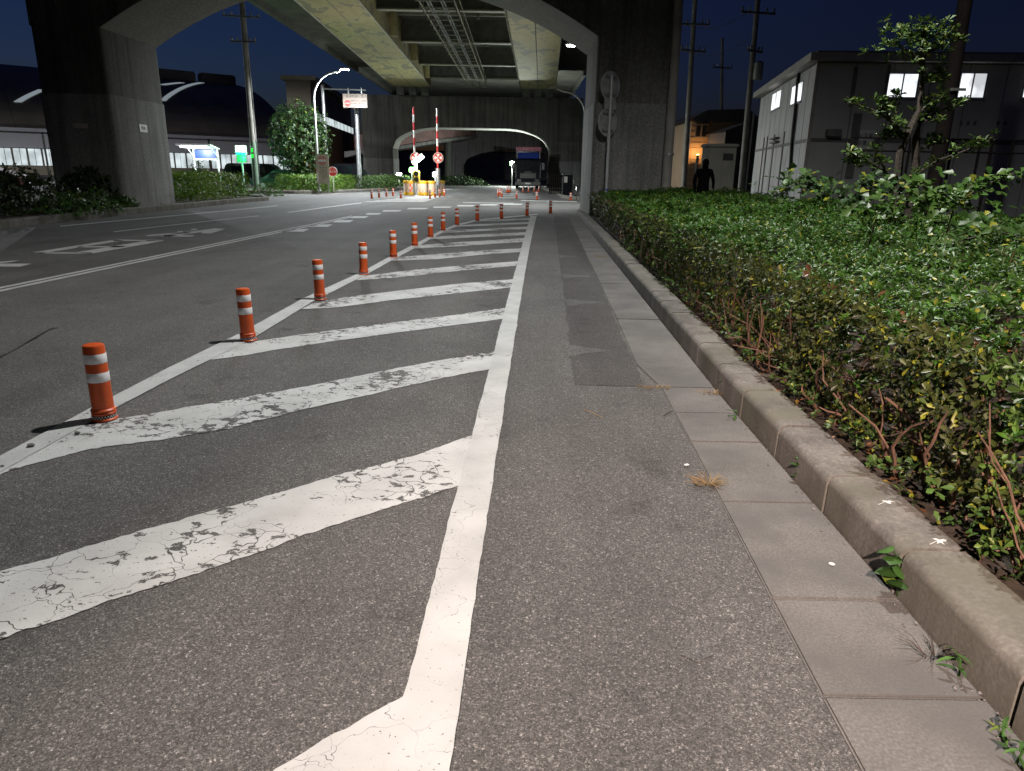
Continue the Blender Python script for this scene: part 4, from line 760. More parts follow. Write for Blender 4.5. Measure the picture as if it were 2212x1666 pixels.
# ---------------------------------------------------------------- house lit by a warm lamp
Yh = 48; h0 = A(1487, 345, Yh); h1 = A(1556, 345, Yh); zt = A(1500, 262, Yh)[2]; zr = A(1530, 246, Yh)[2]
hs = empty("house", ((h0[0] + h1[0]) / 2, Yh + 3, 0), "small clapboard house lit orange from a lamp below its window", "house")
MB().span((h0[0], Yh, 0), (h1[0] + 2, Yh + 7, zt)).build("wall", 'housew', hs)
for k in range(14): MB().box(((h0[0] + h1[0]) / 2 + 1, Yh - .02, .2 + k * (zt - .2) / 14), (h1[0] - h0[0] + 2, .05, .035)).build("siding_board", 'housew', hs)
MB().prism([(h0[0] - .35, zt), (h1[0] + 2.35, zt), (h1[0] + 1.4, zr + .3), (h0[0] + .9, zr + .2)], Yh - .4, Yh + 7.4, 'Y').build("roof", 'roofdark', hs)
wz0, wz1 = A(1500, 297, Yh)[2], A(1500, 270, Yh)[2]; wx0, wx1 = A(1502, 280, Yh)[0], A(1527, 280, Yh)[0]; w = MB().span((wx0, Yh - .08, wz0), (wx1, Yh - .03, wz1)).build("window", 'prefabtrim', hs)
for k in range(2): MB().span((wx0 + .05 + k * (wx1 - wx0) / 2, Yh - .1, wz0 + .05), (wx0 - .05 + (k + 1) * (wx1 - wx0) / 2, Yh - .081, wz1 - .05)).build("pane", 'darkglass', w)
MB().span((wx0 - .1, Yh - .5, wz1 + .02), (wx1 + .1, Yh - .03, wz1 + .1)).build("awning", 'roofdark', hs)
lc = A(1507, 336, Yh - .6); lampo = empty("wall_lamp", (lc[0], Yh - .6, 0), "warm ground lamp shining up the orange lit house wall", "lamp"); MB().lathe([(.09, 0), (.09, lc[2] - .1)], 10, (lc[0], Yh - .6, 0)).build("stem", 'black', lampo); MB().lathe([(.06, lc[2] - .1), (.16, lc[2] + .02)], 12, (lc[0], Yh - .6, 0)).build("shade", 'black', lampo); MB().lathe([(.13, lc[2] + .0), (.10, lc[2] + .05), (.02, lc[2] + .07)], 12, (lc[0], Yh - .6, 0)).build("bulb", 'warmglass', lampo)
light("lamp_light", (lc[0], Yh - .6, lc[2] + .16), 60, (1.0, .52, .18), lampo, .06)
# point high on the slim distant pole, unused; no lamp is built here
sl_ = Vector((A(1568, 150, 62)[0], 62, 9.0))
shed = empty("dark_shed", (A(1590, 380, 44)[0], 46, 0), "unlit dark shed between the house and the site office", "shed")
s0 = A(1562, 345, 44)[0]; s1 = A(1662, 345, 44)[0]; MB().span((s0, 44, 0), (s1, 50, A(1600, 285, 44)[2])).build("wall", 'roofdark', shed); MB().prism([(s0 - .2, A(1600, 285, 44)[2]), (s1 + .2, A(1600, 285, 44)[2]), ((s0 + s1) / 2, A(1600, 262, 44)[2])], 43.8, 50.2, 'Y').build("roof", 'roofdark', shed)

# ================================================================== HANGAR (left) with vaulted roof
E0, E1 = Vector((-78, 93, 0)), Vector((-38, 126, 0)); hu = (E1 - E0).normalized(); hv = Vector((-hu.y, hu.x, 0)); HL = (E1 - E0).length; HE, HR, HW = 5.8, 16.5, 26.0
hg = empty("hangar", E0, "huge vaulted hangar with dark roof and lit window band at left", "hangar")
def Q(a, b, z): return E0 + hu * a + hv * b + Vector((0, 0, z))
def hbox(a0, a1, b0, b1, z0, z1): return MB().add([Q(a0, b0, z0), Q(a1, b0, z0), Q(a1, b1, z0), Q(a0, b1, z0), Q(a0, b0, z1), Q(a1, b0, z1), Q(a1, b1, z1), Q(a0, b1, z1)], [(0, 3, 2, 1), (4, 5, 6, 7), (0, 1, 5, 4), (1, 2, 6, 5), (2, 3, 7, 6), (3, 0, 4, 7)])
def rz(b): t = 1 - b / HW; return HE + .3 + (HR - HE) * math.sqrt(max(0, 1 - t * t * .92)) * 1.0 - (HR - HE) * math.sqrt(.08) * (1 - b / HW)
nb = 16
for k in range(8): # roof bays
    a0, a1 = HL * k / 8, HL * (k + 1) / 8 - .06; vs = []; fs = []
    for i in range(nb + 1):
        b = HW * i / nb - 1.2; bb = max(0, b); vs += [Q(a0, b, rz(bb)), Q(a1, b, rz(bb)), Q(a1, b + .1, rz(bb) - .35), Q(a0, b + .1, rz(bb) - .35)]
    for i in range(nb):
        for j in range(4): fs.append((4 * i + j, 4 * i + (j + 1) % 4, 4 * i + 4 + (j + 1) % 4, 4 * i + 4 + j))
    fs += [(0, 1, 2, 3), tuple(4 * nb + j for j in (3, 2, 1, 0))]; MB().add(vs, fs).build("roof_bay", 'hangarroof', hg)
hbox(0, HL, 0, .4, 3.6, HE).build("upper_wall", 'hangarwall', hg); hbox(0, HL, .1, .4, 0, 1.2).build("lower_wall", 'hangarroof', hg); hbox(-.2, HL, -1.25, -.95, HE - .1, HE + .35).build("gutter_edge", 'hangarwall', hg); hbox(0, HL, .4, HW * .9, 0, 5).build("interior", 'hangarroof', hg)
nwin = 30
for k in range(nwin):
    a0 = HL * k / nwin; w = hbox(a0 + .05, a0 + HL / nwin - .12, .12, .2, 1.25, 3.58).build("window", 'steel', hg)
    hbox(a0 + .1, a0 + HL / nwin / 2 - .06, .05, .119, 1.3, 3.5).build("pane", 'winlit2', w); hbox(a0 + HL / nwin / 2 + .02, a0 + HL / nwin - .16, .05, .119, 1.3, 3.5).build("pane", 'winlit2', w)
for k in range(7): hbox(HL * k / 7 + 1, HL * k / 7 + 1.25, -.1, .0, 0, HE).build("downpipe", 'steel', hg)
def roofpix(px, py): # where a pixel's ray meets the vault
    best = None
    for b in np.linspace(0, HW - 1, 60):
        z = rz(b); n = Vector((hv.x, hv.y, 0)); p0 = Q(0, b, z); d = Vector(ray(px, py)); t = (p0 - Vector((0, 0, CAM_H))).dot(n) / d.dot(n); q = Vector((0, 0, CAM_H)) + d * t; e = abs(q.z - z)
        if best is None or e < best[0]: best = (e, (q - E0).dot(hu), b)
    return best[1], best[2]
for p, q in (((30, 222), (84, 193)), ((345, 218), (432, 179)), ((345, 184), (388, 179))):
    (a0, b0), (a1, b1) = roofpix(*p), roofpix(*q); n = 13
    for i in range(n):
        f0, f1 = i / n, (i + .8) / n; pa, pb_ = (a0 + (a1 - a0) * f0, b0 + (b1 - b0) * f0), (a0 + (a1 - a0) * f1, b0 + (b1 - b0) * f1)
        MB().add([Q(pa[0] + s_, pa[1], rz(pa[1]) + h_) for h_ in (.03, .10) for s_ in (0, .9)] + [Q(pb_[0] + s_, pb_[1], rz(pb_[1]) + h_) for h_ in (.03, .10) for s_ in (0, .9)], [(0, 1, 3, 2), (4, 6, 7, 5), (0, 4, 5, 1), (2, 3, 7, 6), (0, 2, 6, 4), (1, 5, 7, 3)]).build("skylight_pane", 'skylit', hg)
for k in range(4): hbox(HL * (.45 + .14 * k), HL * (.45 + .14 * k + .12), HW - 3, HW - .5, HR - .2, HR + 1.6).build("ridge_monitor", 'hangarroof', hg, bevel=.2)
# brown warehouse beyond
W0, W1 = Vector((-25.6, 95, 0)), Vector((-28.4, 130, 0)); wu = (W1 - W0).normalized(); wv = Vector((-wu.y, wu.x, 0)); WL = (W1 - W0).length
bw = empty("brown_warehouse", W0, "brown walled warehouse with high lit window strip behind the sign boards", "warehouse")
def K(a, b, z): return W0 + wu * a + wv * b + Vector((0, 0, z))
def wbox(a0, a1, b0, b1, z0, z1): return MB().add([K(a0, b0, z0), K(a1, b0, z0), K(a1, b1, z0), K(a0, b1, z0), K(a0, b0, z1), K(a1, b0, z1), K(a1, b1, z1), K(a0, b1, z1)], [(0, 3, 2, 1), (4, 5, 6, 7), (0, 1, 5, 4), (1, 2, 6, 5), (2, 3, 7, 6), (3, 0, 4, 7)])
zs0 = A(694, 262, 95)[2]; zs1 = A(694, 241, 95)[2]
wbox(0, WL, 0, 3.4, 0, zs0).build("wall", 'brown', bw); wbox(.05, WL, .3, 3.3, zs0, zs1 + 3.6).build("upper_wall", 'hangarroof', bw); wbox(-.4, WL, -.4, 3.8, zs1 + 3.6, zs1 + 4.1).build("roof_edge", 'hangarroof', bw)
for k in range(14):
    a0 = WL * k / 14; w = wbox(a0 + .08, a0 + WL / 14 - .08, .02, .28, zs0 + .08, zs1).build("window", 'steel', bw)
    for j in range(3): wbox(a0 + .14 + j * (WL / 14 - .2) / 3, a0 + .06 + (j + 1) * (WL / 14 - .2) / 3, -.02, .019, zs0 + .14, zs1 - .06).build("pane", 'winlit2', w)

# ================================================================== BUS STOP
Yb = 48.5; s0 = A(398, 316, Yb); s1 = A(459, 318, Yb); zt = s0[2] + .05; sh = empty("bus_shelter", ((s0[0] + s1[0]) / 2, Yb, 0), "small bus shelter with glowing canopy light and blue back panel", "bus shelter")
x0, x1 = s0[0], s1[0]
MB().prism([(Yb - .9, zt - .02), (Yb + .55, zt - .22), (Yb + .55, zt - .14), (Yb - .9, zt + .08)], x0 - .15, x1 + .25, 'X').build("canopy", 'white', sh)
MB().span((x0 + .05, Yb - .75, zt - .14), (x1 - .1, Yb - .35, zt - .04)).build("tube_light", 'tube', sh)
for x in (x0 + .38, x1 + .1):
    MB().span((x - .045, Yb + .4, 0), (x + .045, Yb + .49, zt - .2)).build("post", 'white', sh); MB().tube([(x, Yb + .44, zt - .75), (x, Yb - .5, zt - .08)], .035, 6).build("brace", 'white', sh)
MB().span((x0 + .45, Yb + .42, zt - .78), (x1 + .05, Yb + .46, zt - .25)).build("back_panel", 'shelterblue', sh); MB().span((x0 + .4, Yb + .40, zt - .88), (x1 + .1, Yb + .47, zt - .79)).build("rail", 'white', sh)
light("lamp_light", ((x0 + x1) / 2, Yb - .6, zt - .3), 230, (.85, .93, 1), sh, .25)
t0 = A(509, 334, Yb - .4); t1 = A(532, 314, Yb - .4); g0 = A(511, 351, Yb - .4); cx = (t0[0] + t1[0]) / 2
bs = empty("bus_stop_sign", (cx, Yb - .4, 0), "bus stop sign with white lit panel over a green display", "sign")
MB().tube([(cx, Yb - .35, 0), (cx, Yb - .35, t1[2])], .05, 8).build("post", 'galv', bs); MB().span((t0[0], Yb - .46, t0[2]), (t1[0], Yb - .36, t1[2])).build("sign_case", 'white', bs, bevel=.03)
MB().span((t0[0] + .05, Yb - .475, t0[2] + .16), (t1[0] - .05, Yb - .461, t1[2] - .05)).build("lit_panel", 'stopsign', bs); MB().span((t0[0] + .05, Yb - .475, t0[2] + .03), (t1[0] - .05, Yb - .461, t0[2] + .13)).build("blue_strip", 'signblue', bs)
MB().span((t0[0] + .06, Yb - .45, g0[2]), (t1[0] - .06, Yb - .37, t0[2] - .01)).build("display_case", 'black', bs)
for r in range(3): MB().span((t0[0] + .14, Yb - .465, g0[2] + .08 + r * .17), (t1[0] - .14, Yb - .451, g0[2] + .19 + r * .17)).build("display_row", 'greenled', bs)
light("display_light", (cx + .1, Yb - .9, g0[2] + .3), 220, (.05, 1, .3), bs, .2)
# parked vehicles behind the hedge
def van(label, x, Y, mat, ln=4.2, h=1.75, rz=0.0, name="parked_van", hatch=False):
    root = empty(name, (x, Y, 0), label, "van" if "van" in name else "car", rz=rz); hl = ln / 2
    prof = [(-hl, .35), (-hl, .95), (-hl + .12, 1.1), (-hl + (.35 if not hatch else .9), h - .08), (-hl + .6 + (.5 if hatch else 0), h), (hl - .9, h), (hl - .55, h - .12), (hl - .05, 1.15), (hl, .9), (hl, .35)] if not hatch else [(-hl, .3), (-hl, .72), (-hl + .9, .88), (-hl + 1.6, h), (hl - 1.2, h), (hl - .25, .9), (hl, .8), (hl, .3)]
    MB().prism(prof, -.8, .8, 'Y').build("body", mat, root, bevel=.06, world=False)
    for k in range(3):
        a = -hl + (.8 if not hatch else 1.3) + k * (ln - 1.6 - (1 if hatch else 0)) / 3; MB().span((a, -.812, h * .60), (a + (ln - 1.8 - (1 if hatch else 0)) / 3, -.795, h - .2)).build("window", 'darkglass', root, world=False)
    for sx in (-hl + .8, hl - .8):
        for sy in (-.72, .72):
            w = MB().lathe([(.30, -.09), (.30, .09)], 18, (sx, sy, .30), 'Y').build("wheel", 'tyre', root, smooth=True, world=False); MB().lathe([(.18, -.1), (.18, .1)], 14, (sx, sy, .30), 'Y').build("rim", 'galv', w, world=False)
    for sy in (-.6, .6): MB().box((-hl - .005, sy, .72), (.04, .25, .14)).build("headlight", 'chrome', root, world=False)
    return root
vb = A(575, 372, 56); van("dark green parked van behind the bus stop hedge", A(560, 370, 54)[0] - .4, 54, 'vandark')
van("dark parked car behind the round tree", A(600, 372, 50)[0], 50.5, 'vandark', 3.8, 1.35, .2, "parked_car", True)
van("dark parked car behind the round hydrant sign", A(745, 372, 60)[0], 60, 'truckdark', 4.4, 1.9, -.1, "parked_car", True)
van("maroon parked car at the far left edge behind the dark shrubs", A(12, 372, 40)[0], 38, 'carred', 4.0, 1.22, .3, "parked_car", True)

# ================================================================== VEGETATION
GREEN = (0.044, 0.108, 0.014); OLIVE = (0.060, 0.078, 0.020); BROWN = (0.17, 0.075, 0.035); YEL = (0.26, 0.27, 0.03)
def hedge_right():
    root = empty("clipped_hedge", (4.0, 12, .14), "long broad hedge of glossy leaf rosettes along the right kerb", "hedge")
    xf = lambda Y: np.interp(Y, [-3, 0.5, 1.64, 3.2, 4.4, 7.85, 16, 26.6], [1.24, 1.33, 1.35, 1.37, 1.39, 1.52, 1.84, 2.28]) + .255
    top = lambda x, y: .88 + .11 * snoise(x, y, .9) + .07 * snoise(x, y, 2.7) + .03 * snoise(x, y, 7.) - .22 * np.exp(-((x - xf(y)) / .14)) + .02 * np.minimum(x - xf(y), 2.5) + .10 * np.maximum(0, snoise(x * .8 + 1, y * .8, 1.)) * np.clip((x - xf(y) - 1.2) / 1.5, 0, 1)
    allP, allD, allN, allL, allC, allW = [], [], [], [], [], []
    def emit(C, Ax, m, L, base, alt, pa, lod, tilt=(45, 85), var=.6, wr=.42):
        P_, D_, N_, L_ = rosettes(C, Ax, m, L, tilt); allP.append((P_, D_, N_, L_, leafcol(len(P_), base, var, alt, pa), L_ * wr, lod))
    def scatter_top(y0, y1, dens, m, L, lod, depth=.0):
        n = int((y1 - y0) * 4.6 * dens); y = rng.uniform(y0, y1, n); x = xf(y) + .04 + rng.random(n) ** 1.1 * (6.6 - xf(y)); z = top(x, y) - depth - np.abs(rng.normal(0, .035, n))
        hole = (snoise(x + 3, y, 2.6) > .62) | (snoise(x * 1.3, y + 5, 5.0) > .80); k = ~hole; x, y, z = x[k], y[k], z[k]
        Ax = np.stack([rng.normal(-.12, .38, len(x)), rng.normal(-.12, .38, len(x)), np.ones(len(x))], 1); emit(np.stack([x, y, z], 1), Ax, m, rng.uniform(.8, 1.2, len(x)) * L, GREEN, YEL, .05, lod)
    scatter_top(-1.0, 4.5, 230, 8, .046, 1); scatter_top(4.5, 10, 200, 7, .049, 1); scatter_top(10, 17, 150, 6, .058, 0); scatter_top(17, 26.3, 110, 6, .070, 0)
    scatter_top(-1.0, 10, 90, 6, .05, 0, .14); scatter_top(10, 26.3, 26, 5, .10, 0, .14); scatter_top(0, 14, 40, 5, .08, 0, .30)
    def scatter_side(y0, y1, dens, m, L, lod, inset=0.0):
        n = int((y1 - y0) * .9 * dens); y = rng.uniform(y0, y1, n); t = rng.random(n) ** .8; z = .17 + t * .67; x = xf(y) + .16 * (1 - t) ** 1.4 * .5 + inset + np.abs(rng.normal(0, .05, n)) + .06 * snoise(y, z * 3, 2.)
        gap = (snoise(y * 1.9, z * 2.2, 1.5) > .22) & (t < .80); k = ~gap | (rng.random(n) < .18); x, y, z = x[k], y[k], z[k]
        Ax = np.stack([-np.ones(len(x)), rng.normal(-.2, .5, len(x)), rng.normal(.45, .4, len(x))], 1); emit(np.stack([x, y, z], 1), Ax, m, rng.uniform(.75, 1.2, len(x)) * L, OLIVE, BROWN if lod == 0 or inset else YEL, .22 if inset else .09, lod, (35, 95))
    scatter_side(-1, 4.5, 330, 7, .046, 1); scatter_side(4.5, 12, 270, 6, .050, 1); scatter_side(12, 26.3, 130, 5, .066, 0); scatter_side(-1, 12, 70, 5, .06, 0, .18)
    # low sprouts and fallen leaves at the foot
    n = 950; y = rng.uniform(-.5, 13, n); x = xf(y) - .06 + rng.random(n) * .3; C = np.stack([x, y, .17 + rng.random(n) * .16], 1); emit(C, np.stack([rng.normal(-.3, .5, n), rng.normal(0, .5, n), np.ones(n)], 1), 6, rng.uniform(.025, .045, n), (.07, .13, .03), YEL, .08, 1, (30, 90), .4, .5)
    n = 1500; y = rng.uniform(-.5, 12, n); x = xf(y) - .02 + rng.random(n) * .8; Pl = np.stack([x, y, np.full(n, .15) + rng.random(n) * .04], 1); Dl = np.stack([rng.normal(0, 1, n), rng.normal(0, 1, n), rng.normal(0, .25, n)], 1)
    leaves("fallen_leaves", Pl, Dl, np.tile([[0.05, 0, 1.0]], (n, 1)), rng.uniform(.04, .075, n), rng.uniform(.018, .03, n), leafcol(n, (.20, .10, .045), .5, (.30, .20, .04), .15), root, 0)
    # nearest leaves as single objects, the rest as one foliage mesh per detail level
    for lod in (1, 0):
        g = [q for q in allP if q[6] == lod]; P_, D_, N_, L_, C_, W_ = (np.concatenate([q[i] for q in g]) for i in range(6))
        if lod == 1:
            d = np.linalg.norm(P_ - np.array([[0, 0, 1.4]]), axis=1); sx = P_[:, 0] / np.maximum(P_[:, 1], .1); vis = (sx < .80) & (P_[:, 1] > 1.0); order = np.argsort(np.where(vis, d, 99))[:300]
            T, F = TEMPL[1]; me = bpy.data.meshes.new("leaf"); me.from_pydata([(t[0], t[1] * .42, t[2]) for t in T], [], F); me.materials.append(M['leafobj']); Df, Sf, Nf = leaf_frames(P_[order], D_[order], N_[order]); o = np.array(root.location)
            for i, k in enumerate(order):
                l = L_[k]; p = P_[k] - o; inst("leaf", me, root, Matrix(((Df[i][0] * l, Sf[i][0] * l, Nf[i][0] * l, p[0]), (Df[i][1] * l, Sf[i][1] * l, Nf[i][1] * l, p[1]), (Df[i][2] * l, Sf[i][2] * l, Nf[i][2] * l, p[2]), (0, 0, 0, 1))))
            keep = np.ones(len(P_), bool); keep[order] = False; P_, D_, N_, L_, C_, W_ = (q[keep] for q in (P_, D_, N_, L_, C_, W_))
        leaves("foliage", P_, D_, N_, L_, W_, C_, root, lod)
    # bare stems showing through the side
    tw = MB()
    for i in range(270):
        y = rng.uniform(-.6, 14) if i > 120 else rng.uniform(.6, 6); x = float(xf(y)) + rng.uniform(.05, .45); p = Vector((x, y, .13)); d = Vector((rng.normal(-.30, .35), rng.normal(0, .5), 1)).normalized(); pts = [p.copy()]; h = rng.uniform(.22, .58)
        for s in range(6): d = (d + Vector((rng.normal(0, .28), rng.normal(0, .30), rng.normal(.05, .15)))).normalized(); p = p + d * h / 5; p.z = min(p.z, .84); p.x = max(p.x, float(xf(p.y)) - .02); pts.append(p.copy())
        r = rng.uniform(.004, .011) * (1 if y < 7 else 1.3); tw.tube(pts, [r, r * .95, r * .85, r * .7, r * .6, r * .5, r * .35], 5 if y < 6 else 4, False)
        if i % 3 == 0:
            q = pts[2]; e = q + Vector((rng.normal(-.08, .1), rng.normal(0, .16), rng.uniform(.05, .2))); tw.tube([q, q.lerp(e, .5) + Vector((.02, .01, .02)), e], [r * .6, r * .5, r * .3], 4, False)
    for y0 in (1.9, 2.35, 3.05): # thick horizontal limbs at the near end
        p = Vector((float(xf(y0)) + .25, y0, .22)); pts = [p.copy()]
        for s in range(7): p = p + Vector((rng.normal(-.015, .03), .085, rng.normal(.03, .03))); pts.append(p.copy())
        tw.tube(pts, [.016, .016, .015, .013, .012, .010, .008, .006], 7, False)
    o = tw.build("stems", 'twig', root, smooth=True); o['kind'] = 'stuff'
    return root
hedge_right()
def mound(name, label, c, r, n, L, base, alt=None, pa=.05, m=6, lod=0, cat="shrub", group=None, stemr=.02, squash=1.0, wr=.5, seed_h=None, box=False, tilt=(40, 95)):
    """a shrub or crown: leaf rosettes through a lumpy volume, plus stems"""
    c = np.array(c, float); r = np.array(r, float); root = empty(name, (c[0], c[1], c[2]), label, cat, group)
    d = unit(rng.normal(0, 1, (n, 3))); d[:, 2] = np.abs(d[:, 2]) * 1.0 - .08; rad = rng.random(n) ** .22
    lump = 1 + .16 * snoise(d[:, 0] * 3, d[:, 1] * 3 + d[:, 2] * 4, 1.) + .10 * snoise(d[:, 0] * 8, d[:, 2] * 8, 1.)
    if box: # clipped hedge block
        q = rng.uniform(-1, 1, (n, 3)); ax = rng.integers(0, 6, n); f = rng.random(n) < .8
        for i, (k, s) in enumerate(((0, 1), (0, -1), (1, 1), (1, -1), (2, 1), (2, 1))): w = f & (ax == i); q[w, k] = s
        q[:, 2] = (q[:, 2] + 1) / 2; C = c + q * r + rng.normal(0, .05, (n, 3)) + (.06 * snoise(q[:, 0] * r[0] * 2, q[:, 1] * r[1] * 2, 1.))[:, None] * np.array([0, 0, 1]); Ax = q * np.array([1, 1, 1.0]) - np.array([0, 0, .3]) + rng.normal(0, .35, (n, 3))
    else: C = c + d * r * (rad * lump)[:, None]; C[:, 2] = np.maximum(C[:, 2], c[2] + .03); Ax = d + rng.normal(0, .4, (n, 3))
    P_, D_, N_, L_ = rosettes(C, Ax, m, rng.uniform(.75, 1.25, n) * L, tilt); leaves("foliage", P_, D_, N_, L_, L_ * wr, leafcol(len(P_), base, .4, alt, pa), root, lod)
    ns = 7
    st = MB()
    for i in range(ns):
        a = 6.28 * i / ns + rng.uniform(-.3, .3); e = c + np.array([math.cos(a) * r[0] * .55, math.sin(a) * r[1] * .55, r[2] * .75]); s = c + np.array([math.cos(a) * .06, math.sin(a) * .06, -.04]); mid = (s + e) / 2 + rng.normal(0, .05, 3)
        st = MB().tube([s, mid, e], [stemr, stemr * .7, stemr * .3], 5, False).build("stem", 'bark', root)
    return root
# left-hand shrubs and clipped hedges
mound("shrub", "large dark shrub mass left of the left pillar", (-14.6, 20.2, .12), (2.4, 3.0, 1.25), 1500, .11, (.030, .055, .016), None, group="shrubs by the left pillar")
mound("shrub", "dark tall shrub in front of the left pillar face", (-13.4, 22.9, .12), (1.0, .75, 1.35), 700, .10, (.030, .06, .016), OLIVE, .1, group="shrubs by the left pillar")
mound("shrub", "dark shrubs at the far left edge of the photo", (-14.3, 15.2, .12), (2.0, 2.6, 1.2), 1000, .11, (.028, .045, .014), None, group="shrubs by the left pillar")
for lab, px, py, r, h in (("low leafy bush above the left kerb, left one", 178, 462, .75, .62), ("low leafy bush above the left kerb, middle one", 232, 456, .9, .70), ("low leafy bush at the foot of the left pillar", 300, 449, .45, .4), ("small weed bush at the rear foot of the left pillar", 352, 441, .4, .28)):
    q = G(px, py, .15); mound("bush", lab, (q[0] - .5, q[1], .12), (r, r, h), 190, .085, (.06, .13, .03), YEL, .05, m=6, lod=1, group="low bushes above the left kerb")
mound("clipped_hedge", "clipped bright green hedge between the left pillar and driveway", (-14.0, 30.9, .12), (1.7, 2.7, .98), 3600, .075, (.13, .24, .03), YEL, .10, cat="hedge", box=True)
mound("clipped_hedge", "clipped hedge behind the no entry board along the far kerb", (-13.0, 48.2, .12), (1.55, 3.9, .88), 3800, .085, (.10, .19, .028), YEL, .06, cat="hedge", box=True)
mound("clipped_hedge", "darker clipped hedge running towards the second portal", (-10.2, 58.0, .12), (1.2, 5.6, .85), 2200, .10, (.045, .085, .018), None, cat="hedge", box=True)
mound("shrub", "small leafy shrub rising in front of the bus shelter", (A(420, 380, 35)[0], 35.5, .1), (.75, .7, 1.75), 420, .085, (.08, .15, .03), YEL, .08, m=6, group="shrubs by the bus stop")
mound("shrub", "twiggy low shrub right of the bus shelter", (A(480, 380, 35.5)[0], 36, .1), (1.0, .7, 1.2), 260, .085, (.07, .13, .03), YEL, .06, m=5, group="shrubs by the bus stop")
mound("shrub", "green lit grass clump at the foot of the tall pole", (A(575, 400, 39)[0], 39, .0), (.9, .8, .7), 420, .11, (.08, .17, .03), None, m=5, wr=.16, tilt=(10, 60), group="shrubs by the bus stop")
mound("shrub", "dark shrub row along the far left of the truck", (-6.4, 80, 0), (3.5, 1.5, 1.1), 700, .16, (.025, .05, .014), None, cat="shrub")
def tree(name, label, base, trunk_h, crown_c, r, n, L, colr):
    root = empty(name, base, label, "tree"); b = Vector(base); cc = np.array(crown_c); r = np.array(r)
    d = unit(rng.normal(0, 1, (n, 3))); rad = rng.random(n) ** .30; lump = 1 + .18 * snoise(d[:, 0] * 3 + 2, d[:, 1] * 3 + d[:, 2] * 4, 1.) + .12 * snoise(d[:, 0] * 7, d[:, 2] * 7 + 3, 1.)
    C = cc + d * r * (rad * lump)[:, None]; P_, D_, N_, L_ = rosettes(C, d * .6 + rng.normal(0, .4, (n, 3)) + np.array([0, 0, .5]), 6, rng.uniform(.8, 1.3, n) * L, (50, 110))
    leaves("crown", P_, D_, N_, L_, L_ * .5, leafcol(len(P_), colr, .45, YEL, .02), root, 0)
    MB().tube([b, b + Vector((.08, 0, trunk_h * .5)), b + Vector((0, .05, trunk_h + .8))], [.16, .13, .07], 9, False).build("trunk", 'bark', root, smooth=True)
    for i in range(9):
        a = 6.28 * i / 9; e = cc + np.array([math.cos(a) * r[0] * .7, math.sin(a) * r[1] * .7, r[2] * rng.uniform(-.5, .5)]); s = b + Vector((0, 0, trunk_h * rng.uniform(.7, 1.3))); MB().tube([s, s.lerp(Vector(e), .5) + Vector((0, 0, .15)), e], [.06, .04, .015], 6, False).build("limb", 'bark', root)
    return root
tb = A(650, 395, 50); tc = A(648, 305, 50); tree("evergreen_tree", "round dense dark evergreen tree left of the street lamp", (tb[0], 50, .0), 1.4, (tc[0], 50, tc[2] + .05), (2.05, 1.9, 2.5), 2600, .16, (.022, .048, .013))
